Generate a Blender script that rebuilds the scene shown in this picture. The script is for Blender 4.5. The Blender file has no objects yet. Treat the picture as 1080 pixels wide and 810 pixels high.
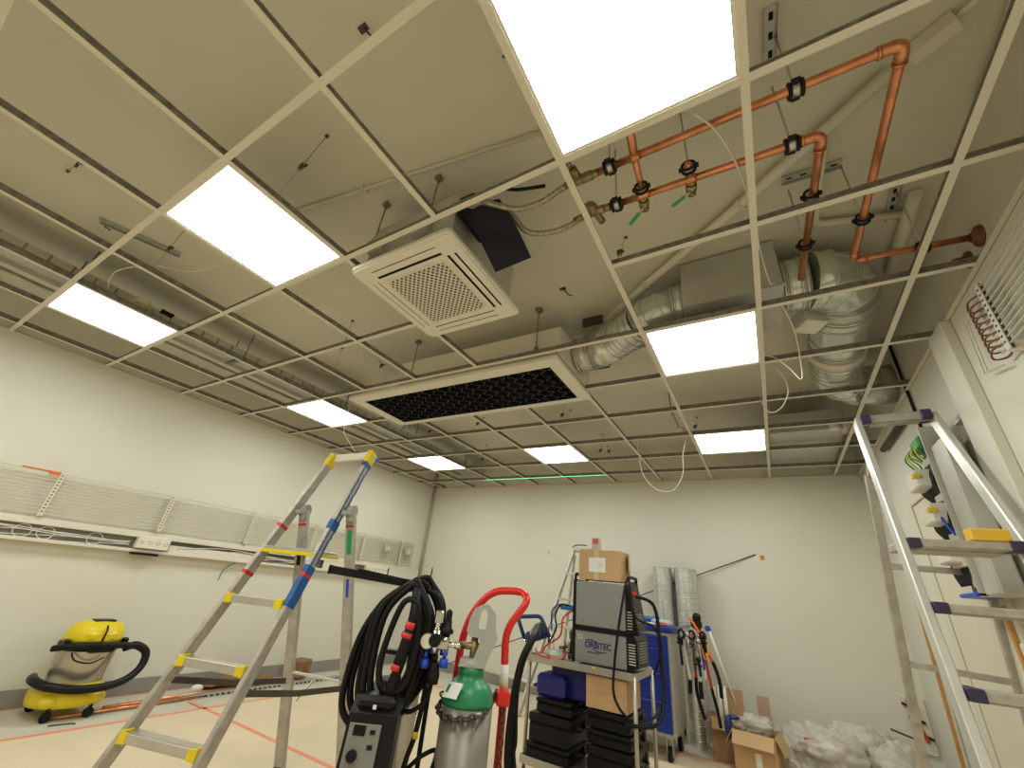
import bpy, math, random
from mathutils import Vector, Matrix
random.seed(7)
SC = bpy.context.scene
COL = SC.collection
PI = math.pi
V = Vector

# ------------------------------------------------------------------ materials
def mat(name, color, rough=0.6, metal=0.0, var=0.06, scale=6.0, bump=0.0, bscale=40.0, emit=None, trans=0.0, alpha=1.0, color2=None):
    m = bpy.data.materials.new(name); m.use_nodes = True
    nt = m.node_tree; N = nt.nodes; Lk = nt.links
    b = N['Principled BSDF']
    b.inputs['Roughness'].default_value = rough
    b.inputs['Metallic'].default_value = metal
    if alpha < 1: b.inputs['Alpha'].default_value = alpha
    if trans: b.inputs['Transmission Weight'].default_value = trans
    tc = N.new('ShaderNodeTexCoord'); nz = N.new('ShaderNodeTexNoise')
    nz.inputs['Scale'].default_value = scale; nz.inputs['Detail'].default_value = 4
    Lk.new(tc.outputs['Object'], nz.inputs['Vector'])
    rp = N.new('ShaderNodeValToRGB')
    c = color; d = color2 if color2 else tuple(max(0, x * (1 - 2 * var)) for x in c)
    rp.color_ramp.elements[0].position = 0.3; rp.color_ramp.elements[1].position = 0.7
    rp.color_ramp.elements[0].color = (*d, 1); rp.color_ramp.elements[1].color = (*c, 1)
    Lk.new(nz.outputs['Fac'], rp.inputs['Fac']); Lk.new(rp.outputs['Color'], b.inputs['Base Color'])
    if bump:
        n2 = N.new('ShaderNodeTexNoise'); n2.inputs['Scale'].default_value = bscale; n2.inputs['Detail'].default_value = 5
        Lk.new(tc.outputs['Object'], n2.inputs['Vector'])
        bp = N.new('ShaderNodeBump'); bp.inputs['Strength'].default_value = bump; bp.inputs['Distance'].default_value = 0.01
        Lk.new(n2.outputs['Fac'], bp.inputs['Height']); Lk.new(bp.outputs['Normal'], b.inputs['Normal'])
    if emit:
        b.inputs['Emission Color'].default_value = (*emit[0], 1); b.inputs['Emission Strength'].default_value = emit[1]
    return m

WHITE_L = (0.97, 1.0, 0.93)
M = {}
M['wall'] = mat('wall_paint', (0.72, 0.70, 0.605), 0.75, var=0.02, scale=1.2, bump=0.05, bscale=60)
M['slab'] = mat('ceiling_paint', (0.70, 0.665, 0.56), 0.85, var=0.05, scale=1.0, bump=0.12, bscale=25)
M['skirt'] = mat('skirting_grey', (0.30, 0.28, 0.25), 0.6, var=0.05)
M['floor'] = mat('floor_screed', (0.62, 0.58, 0.48), 0.7, var=0.08, scale=3, bump=0.05)
M['board'] = mat('floor_board', (0.72, 0.60, 0.42), 0.75, var=0.05, scale=2.5, bump=0.05, bscale=15)
M['otape'] = mat('orange_tape', (0.85, 0.30, 0.16), 0.6)
M['tee'] = mat('white_enamel', (0.72, 0.68, 0.57), 0.5, var=0.02)
M['galv'] = mat('galvanised', (0.56, 0.56, 0.51), 0.42, 0.35, var=0.05, scale=8)
M['galvdark'] = mat('galvanised_tee', (0.33, 0.31, 0.26), 0.55, 0.2, var=0.25, scale=30)
M['duct'] = mat('duct_steel', (0.74, 0.76, 0.71), 0.27, 0.68, var=0.08, scale=9, bump=0.05, bscale=10)
M['white'] = mat('white_plastic', (0.78, 0.74, 0.64), 0.45, var=0.01)
M['offwhite'] = mat('offwhite_metal', (0.74, 0.70, 0.59), 0.5, var=0.03)
M['wirewhite'] = mat('white_wire', (0.66, 0.62, 0.50), 0.5, var=0.03)
M['cablewhite'] = mat('white_cable', (0.80, 0.77, 0.68), 0.5, var=0.01)
M['black'] = mat('black_rubber', (0.007, 0.007, 0.007), 0.42, var=0.1)
M['blackp'] = mat('black_plastic', (0.010, 0.010, 0.011), 0.38, var=0.1)
M['comb_edge'] = mat('comb_edge', (0.26, 0.26, 0.265), 0.4)
M['foam'] = mat('black_foam', (0.012, 0.013, 0.022), 0.6, var=0.2, bump=0.1)
M['dark'] = mat('dark_void', (0.008, 0.008, 0.008), 0.8)
M['honey'] = mat('honeycomb_grey', (0.055, 0.055, 0.058), 0.3, 0.0)
M['copper'] = mat('copper', (0.87, 0.36, 0.18), 0.32, 0.9, var=0.18, scale=18)
M['copperold'] = mat('copper_tarnished', (0.30, 0.13, 0.07), 0.5, 0.7, var=0.2, scale=25)
M['brass'] = mat('brass', (0.42, 0.31, 0.15), 0.4, 0.85, var=0.2, scale=30)
M['green'] = mat('green_paint', (0.02, 0.24, 0.10), 0.35, var=0.05)
M['lever'] = mat('green_lever', (0.03, 0.32, 0.12), 0.4)
M['alu'] = mat('aluminium', (0.60, 0.57, 0.50), 0.42, 0.65, var=0.08, scale=10)
M['aluw'] = mat('aluminium_worn', (0.56, 0.52, 0.45), 0.5, 0.5, var=0.14, scale=22)
M['alus'] = mat('aluminium_bright', (0.72, 0.71, 0.65), 0.42, 0.6, var=0.06)
M['yellow'] = mat('yellow_plastic', (0.80, 0.62, 0.01), 0.4, var=0.04)
M['yellowo'] = mat('yellow_orange', (0.88, 0.52, 0.04), 0.45, var=0.03)
M['blue'] = mat('blue_paint', (0.012, 0.13, 0.42), 0.4, var=0.2, scale=25)
M['bluec'] = mat('blue_drawer', (0.008, 0.03, 0.30), 0.4, var=0.1)
M['navy'] = mat('navy_plastic', (0.012, 0.014, 0.16), 0.4, var=0.1)
M['bluecap'] = mat('blue_cap', (0.02, 0.07, 0.62), 0.4)
M['red'] = mat('red_paint', (0.72, 0.02, 0.015), 0.3, var=0.04)
M['redp'] = mat('red_plastic', (0.65, 0.03, 0.02), 0.45)
M['orange'] = mat('orange_hose', (0.85, 0.15, 0.02), 0.45)
M['cyl'] = mat('cylinder_grey', (0.27, 0.24, 0.20), 0.4, 0.3, var=0.08, scale=8)
M['guard'] = mat('grey_guard', (0.40, 0.41, 0.38), 0.45, var=0.05)
M['steel'] = mat('steel', (0.55, 0.53, 0.48), 0.3, 0.9, var=0.1)
M['chrome'] = mat('chrome', (0.80, 0.79, 0.74), 0.15, 1.0, var=0.03)
M['chain'] = mat('dark_chain', (0.10, 0.09, 0.08), 0.45, 0.8, var=0.2)
M['greycase'] = mat('grey_enamel', (0.27, 0.27, 0.255), 0.5, 0.15, var=0.03)
M['cabgrey'] = mat('cabinet_grey', (0.44, 0.42, 0.38), 0.5, 0.2, var=0.03)
M['cart'] = mat('stainless_cart', (0.55, 0.52, 0.45), 0.38, 0.7, var=0.1)
M['card'] = mat('cardboard', (0.56, 0.36, 0.18), 0.8, var=0.06, scale=5)
M['cardd'] = mat('cardboard_brown', (0.45, 0.28, 0.15), 0.8, var=0.06, scale=5)
M['paper'] = mat('white_paper', (0.78, 0.77, 0.73), 0.7, var=0.02)
M['navyb'] = mat('navy_tube', (0.015, 0.03, 0.17), 0.4)
M['logoblue'] = mat('logo_blue', (0.01, 0.012, 0.13), 0.5)
M['logoblack'] = mat('logo_black', (0.03, 0.03, 0.03), 0.6)
M['wood'] = mat('wood', (0.60, 0.30, 0.08), 0.6, var=0.12, scale=12)
M['vactank'] = mat('vacuum_tank', (0.55, 0.50, 0.42), 0.25, 0.7, var=0.05)
M['brownp'] = mat('brown_paper', (0.30, 0.17, 0.07), 0.8, var=0.2, scale=15)
M['purple'] = mat('purple_plastic', (0.045, 0.028, 0.085), 0.5, var=0.1)
M['bag'] = mat('clear_bag', (0.82, 0.79, 0.70), 0.22, var=0.06, scale=6, bump=0.5, bscale=30, alpha=0.5)
M['bagin'] = mat('bag_contents', (0.80, 0.76, 0.68), 0.7, scale=5, bump=0.6, bscale=14, color2=(0.50, 0.38, 0.28))
M['pink'] = mat('pink_wrap', (0.62, 0.42, 0.34), 0.6, var=0.15, scale=8)
M['labelred'] = mat('label_red', (0.60, 0.10, 0.10), 0.6)
M['trunkgrey'] = mat('trunking_grey', (0.30, 0.29, 0.25), 0.6, 0.2, var=0.06)
M['door'] = mat('door_paint', (0.70, 0.66, 0.52), 0.55, var=0.015)
M['ebox'] = mat('enclosure_grey', (0.60, 0.59, 0.53), 0.5, 0.2, var=0.08)
M['panelgrey'] = mat('panel_grey', (0.22, 0.22, 0.19), 0.45, var=0.05)
M['beige'] = mat('beige_board', (0.60, 0.50, 0.30), 0.6)
M['slatgrey'] = mat('grey_conduit', (0.50, 0.47, 0.40), 0.55, var=0.05)
M['hose'] = mat('braided_hose', (0.50, 0.44, 0.34), 0.38, 0.6, var=0.25, scale=60)
M['trunkdark'] = mat('dark_bar', (0.09, 0.075, 0.055), 0.6)
M['greenw'] = mat('green_wire', (0.05, 0.30, 0.08), 0.5)
M['lamp'] = mat('lamp_diffuser', (0.9, 0.9, 0.9), 0.4, var=0.0, emit=(WHITE_L, 15.5))

for k_ in ('black', 'blackp', 'foam', 'dark', 'trunkdark'): M[k_].node_tree.nodes['Principled BSDF'].inputs['Specular IOR Level'].default_value = 0.22

def perforated(name, base, dark, sx, thr=0.28):
    m = mat(name, base, 0.5, var=0.01); nt = m.node_tree; N = nt.nodes; Lk = nt.links
    b = N['Principled BSDF']; tc = N.new('ShaderNodeTexCoord')
    vo = N.new('ShaderNodeTexVoronoi'); vo.inputs['Randomness'].default_value = 0.0; vo.inputs['Scale'].default_value = sx
    vo.voronoi_dimensions = '2D'
    mp = N.new('ShaderNodeMapping'); mp.inputs['Rotation'].default_value = (0, 0, PI / 4)
    Lk.new(tc.outputs['Object'], mp.inputs['Vector']); Lk.new(mp.outputs['Vector'], vo.inputs['Vector'])
    lt = N.new('ShaderNodeMath'); lt.operation = 'LESS_THAN'; lt.inputs[1].default_value = thr
    Lk.new(vo.outputs['Distance'], lt.inputs[0])
    mx = N.new('ShaderNodeMix'); mx.data_type = 'RGBA'
    src = b.inputs['Base Color'].links[0].from_socket
    Lk.new(lt.outputs[0], mx.inputs['Factor']); Lk.new(src, mx.inputs['A']); mx.inputs['B'].default_value = (*dark, 1)
    Lk.new(mx.outputs['Result'], b.inputs['Base Color'])
    return m
M['perf'] = perforated('perforated_grille', (0.70, 0.66, 0.55), (0.05, 0.045, 0.035), 46, 0.34)
M['slotted'] = perforated('slotted_white', (0.70, 0.66, 0.54), (0.06, 0.05, 0.04), 30, 0.22)

def slab_dirt(m):
    nt = m.node_tree; N = nt.nodes; Lk = nt.links; b = N['Principled BSDF']
    tc = N.new('ShaderNodeTexCoord'); vo = N.new('ShaderNodeTexVoronoi'); vo.inputs['Scale'].default_value = 3.2
    Lk.new(tc.outputs['Object'], vo.inputs['Vector'])
    n = N.new('ShaderNodeTexNoise'); n.inputs['Scale'].default_value = 60; Lk.new(tc.outputs['Object'], n.inputs['Vector'])
    ad = N.new('ShaderNodeMath'); ad.operation = 'MULTIPLY_ADD'; ad.inputs[1].default_value = 0.06
    Lk.new(n.outputs['Fac'], ad.inputs[0]); Lk.new(vo.outputs['Distance'], ad.inputs[2])
    lt = N.new('ShaderNodeMath'); lt.operation = 'LESS_THAN'; lt.inputs[1].default_value = 0.058; Lk.new(ad.outputs[0], lt.inputs[0])
    mx = N.new('ShaderNodeMix'); mx.data_type = 'RGBA'
    src = b.inputs['Base Color'].links[0].from_socket
    Lk.new(lt.outputs[0], mx.inputs['Factor']); Lk.new(src, mx.inputs['A']); mx.inputs['B'].default_value = (0.16, 0.12, 0.08, 1)
    Lk.new(mx.outputs['Result'], b.inputs['Base Color'])
slab_dirt(M['slab'])

# ------------------------------------------------------------------ mesh builder
def frame_of(d):
    d = d.normalized()
    u = V((0, 0, 1)) if abs(d.z) < 0.95 else V((1, 0, 0))
    a = u.cross(d).normalized(); b = d.cross(a).normalized()
    return a, b

def smooth_path(pts, n=6, closed=False):
    P = [V(p) for p in pts]; out = []
    m = len(P); rng = m if closed else m - 1
    for i in range(rng):
        if closed: p0, p1, p2, p3 = P[(i - 1) % m], P[i], P[(i + 1) % m], P[(i + 2) % m]
        else: p0, p1, p2, p3 = P[max(i - 1, 0)], P[i], P[i + 1], P[min(i + 2, m - 1)]
        for k in range(n):
            t = k / n
            out.append(0.5 * ((2 * p1) + (-p0 + p2) * t + (2 * p0 - 5 * p1 + 4 * p2 - p3) * t * t + (-p0 + 3 * p1 - 3 * p2 + p3) * t ** 3))
    if not closed: out.append(P[-1])
    return out

def round_corners(pts, r, n=6):
    P = [V(p) for p in pts]; out = [P[0]]
    for i in range(1, len(P) - 1):
        a = (P[i - 1] - P[i]); b = (P[i + 1] - P[i]); rr = min(r, a.length * .48, b.length * .48)
        s = P[i] + a.normalized() * rr; e = P[i] + b.normalized() * rr
        for k in range(n + 1):
            t = k / n; out.append(s * (1 - t) ** 2 + P[i] * 2 * t * (1 - t) + e * t * t)
    out.append(P[-1]); return out

class MB:
    def __init__(s): s.v = []; s.f = []; s.m = []; s.sm = []; s.mats = []
    def _add(s, vs, fs, mi=0, sm=False):
        o = len(s.v); s.v += [V(v) for v in vs]
        for f in fs: s.f.append([i + o for i in f]); s.m.append(mi); s.sm.append(sm)
        return s
    def box(s, c, size, ax=None, mi=0, bev=0.0):
        c = V(c); sx, sy, sz = [q / 2 for q in size]
        X, Y, Z = ax if ax else (V((1, 0, 0)), V((0, 1, 0)), V((0, 0, 1)))
        if bev <= 0 or bev >= min(sx, sy, sz):
            vs = [c + X * (sx * i) + Y * (sy * j) + Z * (sz * k) for k in (-1, 1) for j in (-1, 1) for i in (-1, 1)]
            fs = [(0, 2, 3, 1), (4, 5, 7, 6), (0, 1, 5, 4), (2, 6, 7, 3), (0, 4, 6, 2), (1, 3, 7, 5)]
            return s._add(vs, fs, mi)
        # chamfered box
        vs = []; idx = {}
        for k in (-1, 1):
            for j in (-1, 1):
                for i in (-1, 1):
                    for a in range(3):
                        q = [i * (sx - bev), j * (sy - bev), k * (sz - bev)]
                        q[a] = (i, j, k)[a] * (sx, sy, sz)[a]
                        idx[(i, j, k, a)] = len(vs); vs.append(c + X * q[0] + Y * q[1] + Z * q[2])
        fs = []
        for a in range(3):
            for sg in (-1, 1):
                o = [b for b in range(3) if b != a]; quad = []
                for p, q in ((-1, -1), (1, -1), (1, 1), (-1, 1)):
                    t = [0, 0, 0]; t[a] = sg; t[o[0]] = p; t[o[1]] = q; quad.append(idx[(*t, a)])
                fs.append(tuple(quad))
        for a in range(3):
            o = [b for b in range(3) if b != a]
            for p in (-1, 1):
                for q in (-1, 1):
                    t1 = [0, 0, 0]; t1[o[0]] = p; t1[o[1]] = q; t2 = list(t1); t1[a] = -1; t2[a] = 1
                    fs.append((idx[(*t1, o[0])], idx[(*t2, o[0])], idx[(*t2, o[1])], idx[(*t1, o[1])]))
        for i in (-1, 1):
            for j in (-1, 1):
                for k in (-1, 1): fs.append(tuple(idx[(i, j, k, a)] for a in range(3)))
        return s._add(vs, fs, mi)
    def bx(s, x0, x1, y0, y1, z0, z1, mi=0, bev=0.0):
        return s.box(((x0 + x1) / 2, (y0 + y1) / 2, (z0 + z1) / 2), (abs(x1 - x0), abs(y1 - y0), abs(z1 - z0)), None, mi, bev)
    def beam(s, a, b, w, h, side=None, mi=0, bev=0.0):
        a = V(a); b = V(b); d = (b - a); Z = d.normalized()
        if side is None: X, Y = frame_of(Z)
        else:
            X = V(side); X = (X - Z * X.dot(Z)).normalized(); Y = Z.cross(X).normalized()
        return s.box((a + b) / 2, (w, h, d.length), (X, Y, Z), mi, bev)
    def tube(s, pts, r, n=10, closed=False, mi=0, cap=True, rfun=None):
        P = [V(p) for p in pts]; m = len(P); rings = []
        A = None
        for i in range(m):
            if closed: d = P[(i + 1) % m] - P[(i - 1) % m]
            else: d = P[min(i + 1, m - 1)] - P[max(i - 1, 0)]
            d = d.normalized() if d.length > 1e-9 else V((0, 0, 1))
            if A is None: A, Bv = frame_of(d)
            else:
                A = (A - d * A.dot(d)); A = A.normalized() if A.length > 1e-6 else frame_of(d)[0]; Bv = d.cross(A)
            q = rfun(i / (m - 1)) * r if rfun else r
            rings.append([P[i] + (A * math.cos(2 * PI * k / n) + Bv * math.sin(2 * PI * k / n)) * q for k in range(n)])
        vs = [v for rg in rings for v in rg]; fs = []
        for i in range(m if closed else m - 1):
            j = (i + 1) % m
            for k in range(n): fs.append((i * n + k, i * n + (k + 1) % n, j * n + (k + 1) % n, j * n + k))
        o = len(s.v); s._add(vs, fs, mi, True)
        if cap and not closed:
            s.f.append([o + k for k in range(n)][::-1]); s.m.append(mi); s.sm.append(False)
            s.f.append([o + (m - 1) * n + k for k in range(n)]); s.m.append(mi); s.sm.append(False)
        return s
    def cyl(s, a, b, r, r2=None, n=20, mi=0):
        r2 = r if r2 is None else r2
        return s.tube([a, b], 1.0, n, mi=mi, rfun=lambda t: r + (r2 - r) * t)
    def lathe(s, prof, c, axis=(0, 0, 1), n=28, mi=0):
        # prof: list of (radius, height)
        Z = V(axis).normalized(); X, Y = frame_of(Z); c = V(c); m = len(prof)
        vs = [c + Z * h + (X * math.cos(2 * PI * k / n) + Y * math.sin(2 * PI * k / n)) * r for r, h in prof for k in range(n)]
        fs = [(i * n + k, i * n + (k + 1) % n, (i + 1) * n + (k + 1) % n, (i + 1) * n + k) for i in range(m - 1) for k in range(n)]
        o = len(s.v); s._add(vs, fs, mi, True)
        s.f.append([o + k for k in range(n)][::-1]); s.m.append(mi); s.sm.append(False)
        s.f.append([o + (m - 1) * n + k for k in range(n)]); s.m.append(mi); s.sm.append(False)
        return s
    def sphere(s, c, r, n=14, mi=0, sc=(1, 1, 1)):
        c = V(c); vs = []; fs = []
        for i in range(n + 1):
            th = PI * i / n
            for k in range(2 * n):
                ph = PI * k / n; vs.append(c + V((r * sc[0] * math.sin(th) * math.cos(ph), r * sc[1] * math.sin(th) * math.sin(ph), r * sc[2] * math.cos(th))))
        w = 2 * n
        for i in range(n):
            for k in range(w): fs.append((i * w + k, (i + 1) * w + k, (i + 1) * w + (k + 1) % w, i * w + (k + 1) % w))
        return s._add(vs, fs, mi, True)
    def prism(s, poly, o, X, Y, Z, h, mi=0):
        # extrude polygon (list of 2d in X,Y) along Z by h
        o = V(o); X = V(X); Y = V(Y); Z = V(Z); n = len(poly)
        vs = [o + X * p[0] + Y * p[1] for p in poly] + [o + X * p[0] + Y * p[1] + Z * h for p in poly]
        fs = [tuple(range(n))[::-1], tuple(range(n, 2 * n))] + [(i, (i + 1) % n, n + (i + 1) % n, n + i) for i in range(n)]
        return s._add(vs, fs, mi)
    def quad(s, a, b, c, d, mi=0): return s._add([a, b, c, d], [(0, 1, 2, 3)], mi)

def wloc(o):
    p = V((0, 0, 0))
    while o: p = p + o.location; o = o.parent
    return p

def build(name, mb, mats, parent=None, origin=None, label=None):
    mats = mats if isinstance(mats, (list, tuple)) else [mats]
    me = bpy.data.meshes.new(name)
    if parent: org = wloc(parent)
    elif origin is not None: org = V(origin)
    else:
        xs = [v.x for v in mb.v]; ys = [v.y for v in mb.v]; zs = [v.z for v in mb.v]
        org = V(((min(xs) + max(xs)) / 2, (min(ys) + max(ys)) / 2, min(zs)))
    me.from_pydata([tuple(v - org) for v in mb.v], [], mb.f)
    for k in mats: me.materials.append(M[k])
    for i, p in enumerate(me.polygons): p.material_index = min(mb.m[i], len(mats) - 1); p.use_smooth = mb.sm[i]
    me.update()
    import bmesh
    bm = bmesh.new(); bm.from_mesh(me); bmesh.ops.recalc_face_normals(bm, faces=bm.faces); bm.to_mesh(me); bm.free()
    o = bpy.data.objects.new(name, me); COL.objects.link(o)
    if parent: o.parent = parent
    else: o.location = org
    if label: o['label'] = label
    return o

def tag(o, label, cat, group=None, kind=None):
    o['label'] = label; o['category'] = cat
    if group: o['group'] = group
    if kind: o['kind'] = kind
    return o
def thing(name, loc, label, cat, group=None, kind=None):
    e = bpy.data.objects.new(name, None); e.location = V(loc); e.empty_display_size = 0.1; COL.objects.link(e)
    return tag(e, label, cat, group, kind)
def one(name, mb, mats, label, cat, group=None, origin=None):
    return tag(build(name, mb, mats, None, origin), label, cat, group)
def struct(name, mb, mats, label=None):
    o = build(name, mb, mats); o['kind'] = 'structure'
    if label: o['label'] = label
    return o
def copy_tree(o, parent=None):
    c = o.copy(); COL.objects.link(c)
    if parent: c.parent = parent
    for ch in [x for x in list(COL.objects) if x.parent == o]: copy_tree(ch, c)
    return c

# ------------------------------------------------------------------ room dimensions (metres)
XL, XR, YB, YF = -4.885, 0.977, 5.487, -2.9
G = 2.5425     # underside of the suspended grid
ZS = 3.0       # underside of the slab
CX = lambda k: -4.646 + 0.6 * (k - 1)
RY = lambda k: 0.264 + 0.6 * k

# measured points in the room, metres
valves = [(-0.429, 1.016, 2.63), (-0.426, 1.191, 2.63), (-0.227, 1.196, 2.63), (-0.211, 0.978, 2.63), (-0.039, 1.191, 2.63), (-0.038, 1.096, 2.63)]
clamps = [(-0.313, 1.037, 2.65), (-0.332, 1.215, 2.65), (-0.228, 1.173, 2.65), (-0.04, 1.184, 2.65), (0.305, 1.019, 2.65), (0.293, 1.214, 2.65), (0.542, 1.752, 2.65), (0.364, 1.764, 2.65), (0.353, 1.515, 2.65), (0.817, 1.995, 2.65)]
hose_a = [(-0.894, 0.928, 2.62), (-0.82, 0.968, 2.62), (-0.736, 1.036, 2.62), (-0.625, 1.05, 2.62), (-0.533, 1.043, 2.64), (-0.445, 1.034, 2.65)]
hose_b = [(-0.865, 0.975, 2.62), (-0.816, 1.044, 2.62), (-0.743, 1.142, 2.6), (-0.646, 1.193, 2.6), (-0.56, 1.211, 2.62), (-0.463, 1.196, 2.63)]
hose_c = [(-0.895, 0.921, 2.65), (-0.823, 0.951, 2.72), (-0.758, 1.044, 2.78), (-0.629, 1.083, 2.78)]
flap_bottom = [(-0.967, 0.927, 2.62), (-0.807, 0.98, 2.62), (-0.75, 1.178, 2.47), (-0.93, 1.193, 2.47)]
slab_conduit = [(-2.033, 0.739, 2.985), (-0.522, 0.981, 2.985)]
channels = [(0.289, 1.09, 2.98), (0.294, 0.965, 2.98), (0.341, 1.694, 2.98), (0.549, 1.708, 2.98), (0.806, 2.178, 2.98), (0.787, 1.954, 2.98)]
ducts = [(-1.014, 2.513, 2.72), (-0.748, 2.44, 2.72), (-0.379, 2.137, 2.78), (-0.25, 2.118, 2.8), (0.305, 2.044, 2.8), (0.384, 2.042, 2.8)]
cable_a = [(0.009, 0.956, 2.63), (0.071, 1.053, 2.62), (0.125, 1.225, 2.6), (0.156, 1.453, 2.6), (0.183, 1.729, 2.6), (0.216, 1.967, 2.62)]
cable_b = [(0.27, 2.188, 2.62), (0.329, 2.451, 2.6), (0.35, 2.684, 2.5), (0.337, 2.716, 2.42), (0.288, 2.699, 2.5), (0.228, 2.661, 2.56), (0.17, 2.626, 2.58)]
cable_c = [(0.23, 2.828, 2.58), (0.279, 2.955, 2.55), (0.278, 2.969, 2.45), (0.233, 3.081, 2.4), (0.173, 3.197, 2.42), (0.138, 3.251, 2.5)]
cable_d = [(-0.964, 4.0, 2.43), (-0.936, 4.0, 2.236), (-0.829, 4.05, 2.098), (-0.684, 4.1, 2.097), (-0.586, 4.1, 2.248), (-0.563, 4.05, 2.418), (-0.518, 4.0, 2.541)]
cable_e = [(-3.064, 0.393, 2.62), (-3.239, 0.37, 2.62), (-3.458, 0.409, 2.62), (-3.587, 0.48, 2.62), (-3.569, 0.554, 2.62), (-3.491, 0.609, 2.62)]
cable_f = [(-3.028, 0.485, 2.7), (-2.947, 0.557, 2.7), (-2.845, 0.621, 2.7), (-2.622, 0.665, 2.7)]
cable_g = [(-3.307, 2.3, 2.32), (-3.223, 2.3, 2.217), (-3.103, 2.3, 2.116)]
paper = [(-4.835, 2.699, 0.02), (-5.199, 3.592, 0.02)]
wire_down = [(-4.835, 2.471, 0.907), (-4.835, 2.493, 1.014), (-4.835, 2.628, 1.117), (-4.835, 2.76, 1.178)]
arm = [(-1.684, 1.297, 1.118), (-1.545, 1.386, 1.119), (-1.336, 1.52, 1.094), (-1.296, 1.545, 1.043), (-1.263, 1.566, 0.965)]
pole = [(-1.349, 1.511, 1.111), (-1.37, 1.498, 0.936), (-1.376, 1.494, 0.739), (-1.366, 1.5, 0.475)]
coil1 = [(-1.359, 1.469, 1.086), (-1.445, 1.414, 0.997), (-1.468, 1.4, 0.826), (-1.469, 1.399, 0.687), (-1.415, 1.434, 0.626), (-1.34, 1.481, 0.671), (-1.304, 1.504, 0.812), (-1.28, 1.52, 0.98), (-1.338, 1.483, 1.081)]
coil2 = [(-1.329, 1.453, 1.073), (-1.39, 1.414, 0.968), (-1.409, 1.402, 0.819), (-1.401, 1.407, 0.713), (-1.356, 1.435, 0.674), (-1.302, 1.47, 0.709), (-1.265, 1.494, 0.85), (-1.251, 1.503, 0.967), (-1.309, 1.465, 1.075)]
coil3 = [(-1.321, 1.422, 1.01), (-1.362, 1.396, 0.842), (-1.356, 1.4, 0.751), (-1.316, 1.426, 0.735), (-1.277, 1.45, 0.774), (-1.259, 1.462, 0.884), (-1.272, 1.454, 1.015)]
coil4 = [(-1.358, 1.505, 1.08), (-1.439, 1.454, 1.027), (-1.495, 1.418, 0.888), (-1.513, 1.406, 0.724), (-1.488, 1.422, 0.642), (-1.422, 1.465, 0.623), (-1.326, 1.526, 0.698), (-1.281, 1.555, 0.844), (-1.276, 1.558, 0.981), (-1.324, 1.527, 1.066)]
lead1 = [(-1.26, 1.568, 0.814), (-1.258, 1.569, 0.705), (-1.267, 1.564, 0.587), (-1.287, 1.551, 0.483)]
lead3 = [(-1.222, 1.652, 0.532), (-1.266, 1.624, 0.513), (-1.305, 1.599, 0.473)]
plugs = [(-1.304, 1.303, 0.561), (-1.372, 1.259, 0.542), (-1.338, 1.281, 0.57), (-1.368, 1.262, 0.526)]
cyl = [(-1.124, 1.655, 0.703), (-1.133, 1.65, 0.77), (-1.118, 1.659, 0.659)]
black_hoses = [(-1.243, 2.648, 0.874), (-1.311, 2.604, 0.867), (-1.357, 2.575, 0.75), (-1.383, 2.558, 0.586), (-1.394, 2.551, 0.391), (-1.386, 2.556, 0.242)]
black_hoses2 = [(-1.244, 2.647, 0.894), (-1.334, 2.589, 0.835), (-1.373, 2.565, 0.701), (-1.383, 2.558, 0.541), (-1.375, 2.563, 0.372), (-1.377, 2.562, 0.291)]
orb_hose1 = [(-0.835, 2.95, 1.222), (-0.862, 2.9, 1.028), (-0.903, 2.9, 0.772), (-0.906, 2.9, 0.608), (-0.843, 3.0, 0.495), (-0.74, 3.1, 0.509)]
orb_hose2 = [(-0.824, 3.0, 1.226), (-0.788, 2.98, 1.037), (-0.678, 3.0, 0.987), (-0.662, 3.1, 0.869), (-0.728, 3.15, 0.721)]
orb_hose3 = [(-0.694, 3.1, 1.102), (-0.669, 3.1, 0.843), (-0.658, 3.05, 0.612), (-0.685, 2.95, 0.512), (-0.857, 2.95, 0.478)]
rod = [(-0.901, 3.6, 1.187), (-0.101, 4.3, 1.586)]
tools = [(-0.692, 4.62, 1.065), (-0.534, 4.62, 0.704), (-0.513, 4.62, 0.453), (-0.623, 4.62, 0.387), (-0.62, 4.62, 0.981), (-0.611, 4.62, 0.692), (-0.564, 4.62, 0.272), (-0.66, 4.62, 0.977), (-0.746, 4.62, 0.672), (-0.718, 4.62, 0.402), (-0.785, 4.62, 0.962), (-0.785, 4.62, 0.595)]
duct_wall = [(0.977, 2.668, 2.395), (0.977, 2.565, 1.687)]
hang_top = [(-1.552, 0.517, 3.0), (-2.956, 0.496, 3.0), (-2.728, 1.676, 3.0), (-2.894, 2.076, 3.0), (-0.436, 1.732, 3.0), (-1.694, 3.946, 3.0), (-1.146, 0.939, 3.0), (-1.516, 0.934, 3.0), (-1.135, 2.076, 3.0), (-0.448, 4.549, 3.0), (0.84, 5.353, 3.0), (-1.694, 5.238, 3.0), (-2.828, 3.843, 3.0), (-3.126, -0.042, 3.0), (-4.754, 4.751, 3.0)]
hang_bot = [(-1.606, 0.477, 2.56), (-2.84, 0.448, 2.56), (-2.867, 1.729, 2.56), (-2.576, 1.834, 2.56), (-0.4, 1.512, 2.56), (-1.525, 3.597, 2.56), (-1.025, 0.844, 2.56), (-1.375, 0.848, 2.56), (-1.025, 1.87, 2.56), (-0.431, 3.993, 2.56), (0.69, 4.488, 2.56), (-1.4, 4.324, 2.56), (-2.54, 3.548, 2.56), (-2.464, -0.014, 2.56), (-3.953, 3.988, 2.56)]
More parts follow.
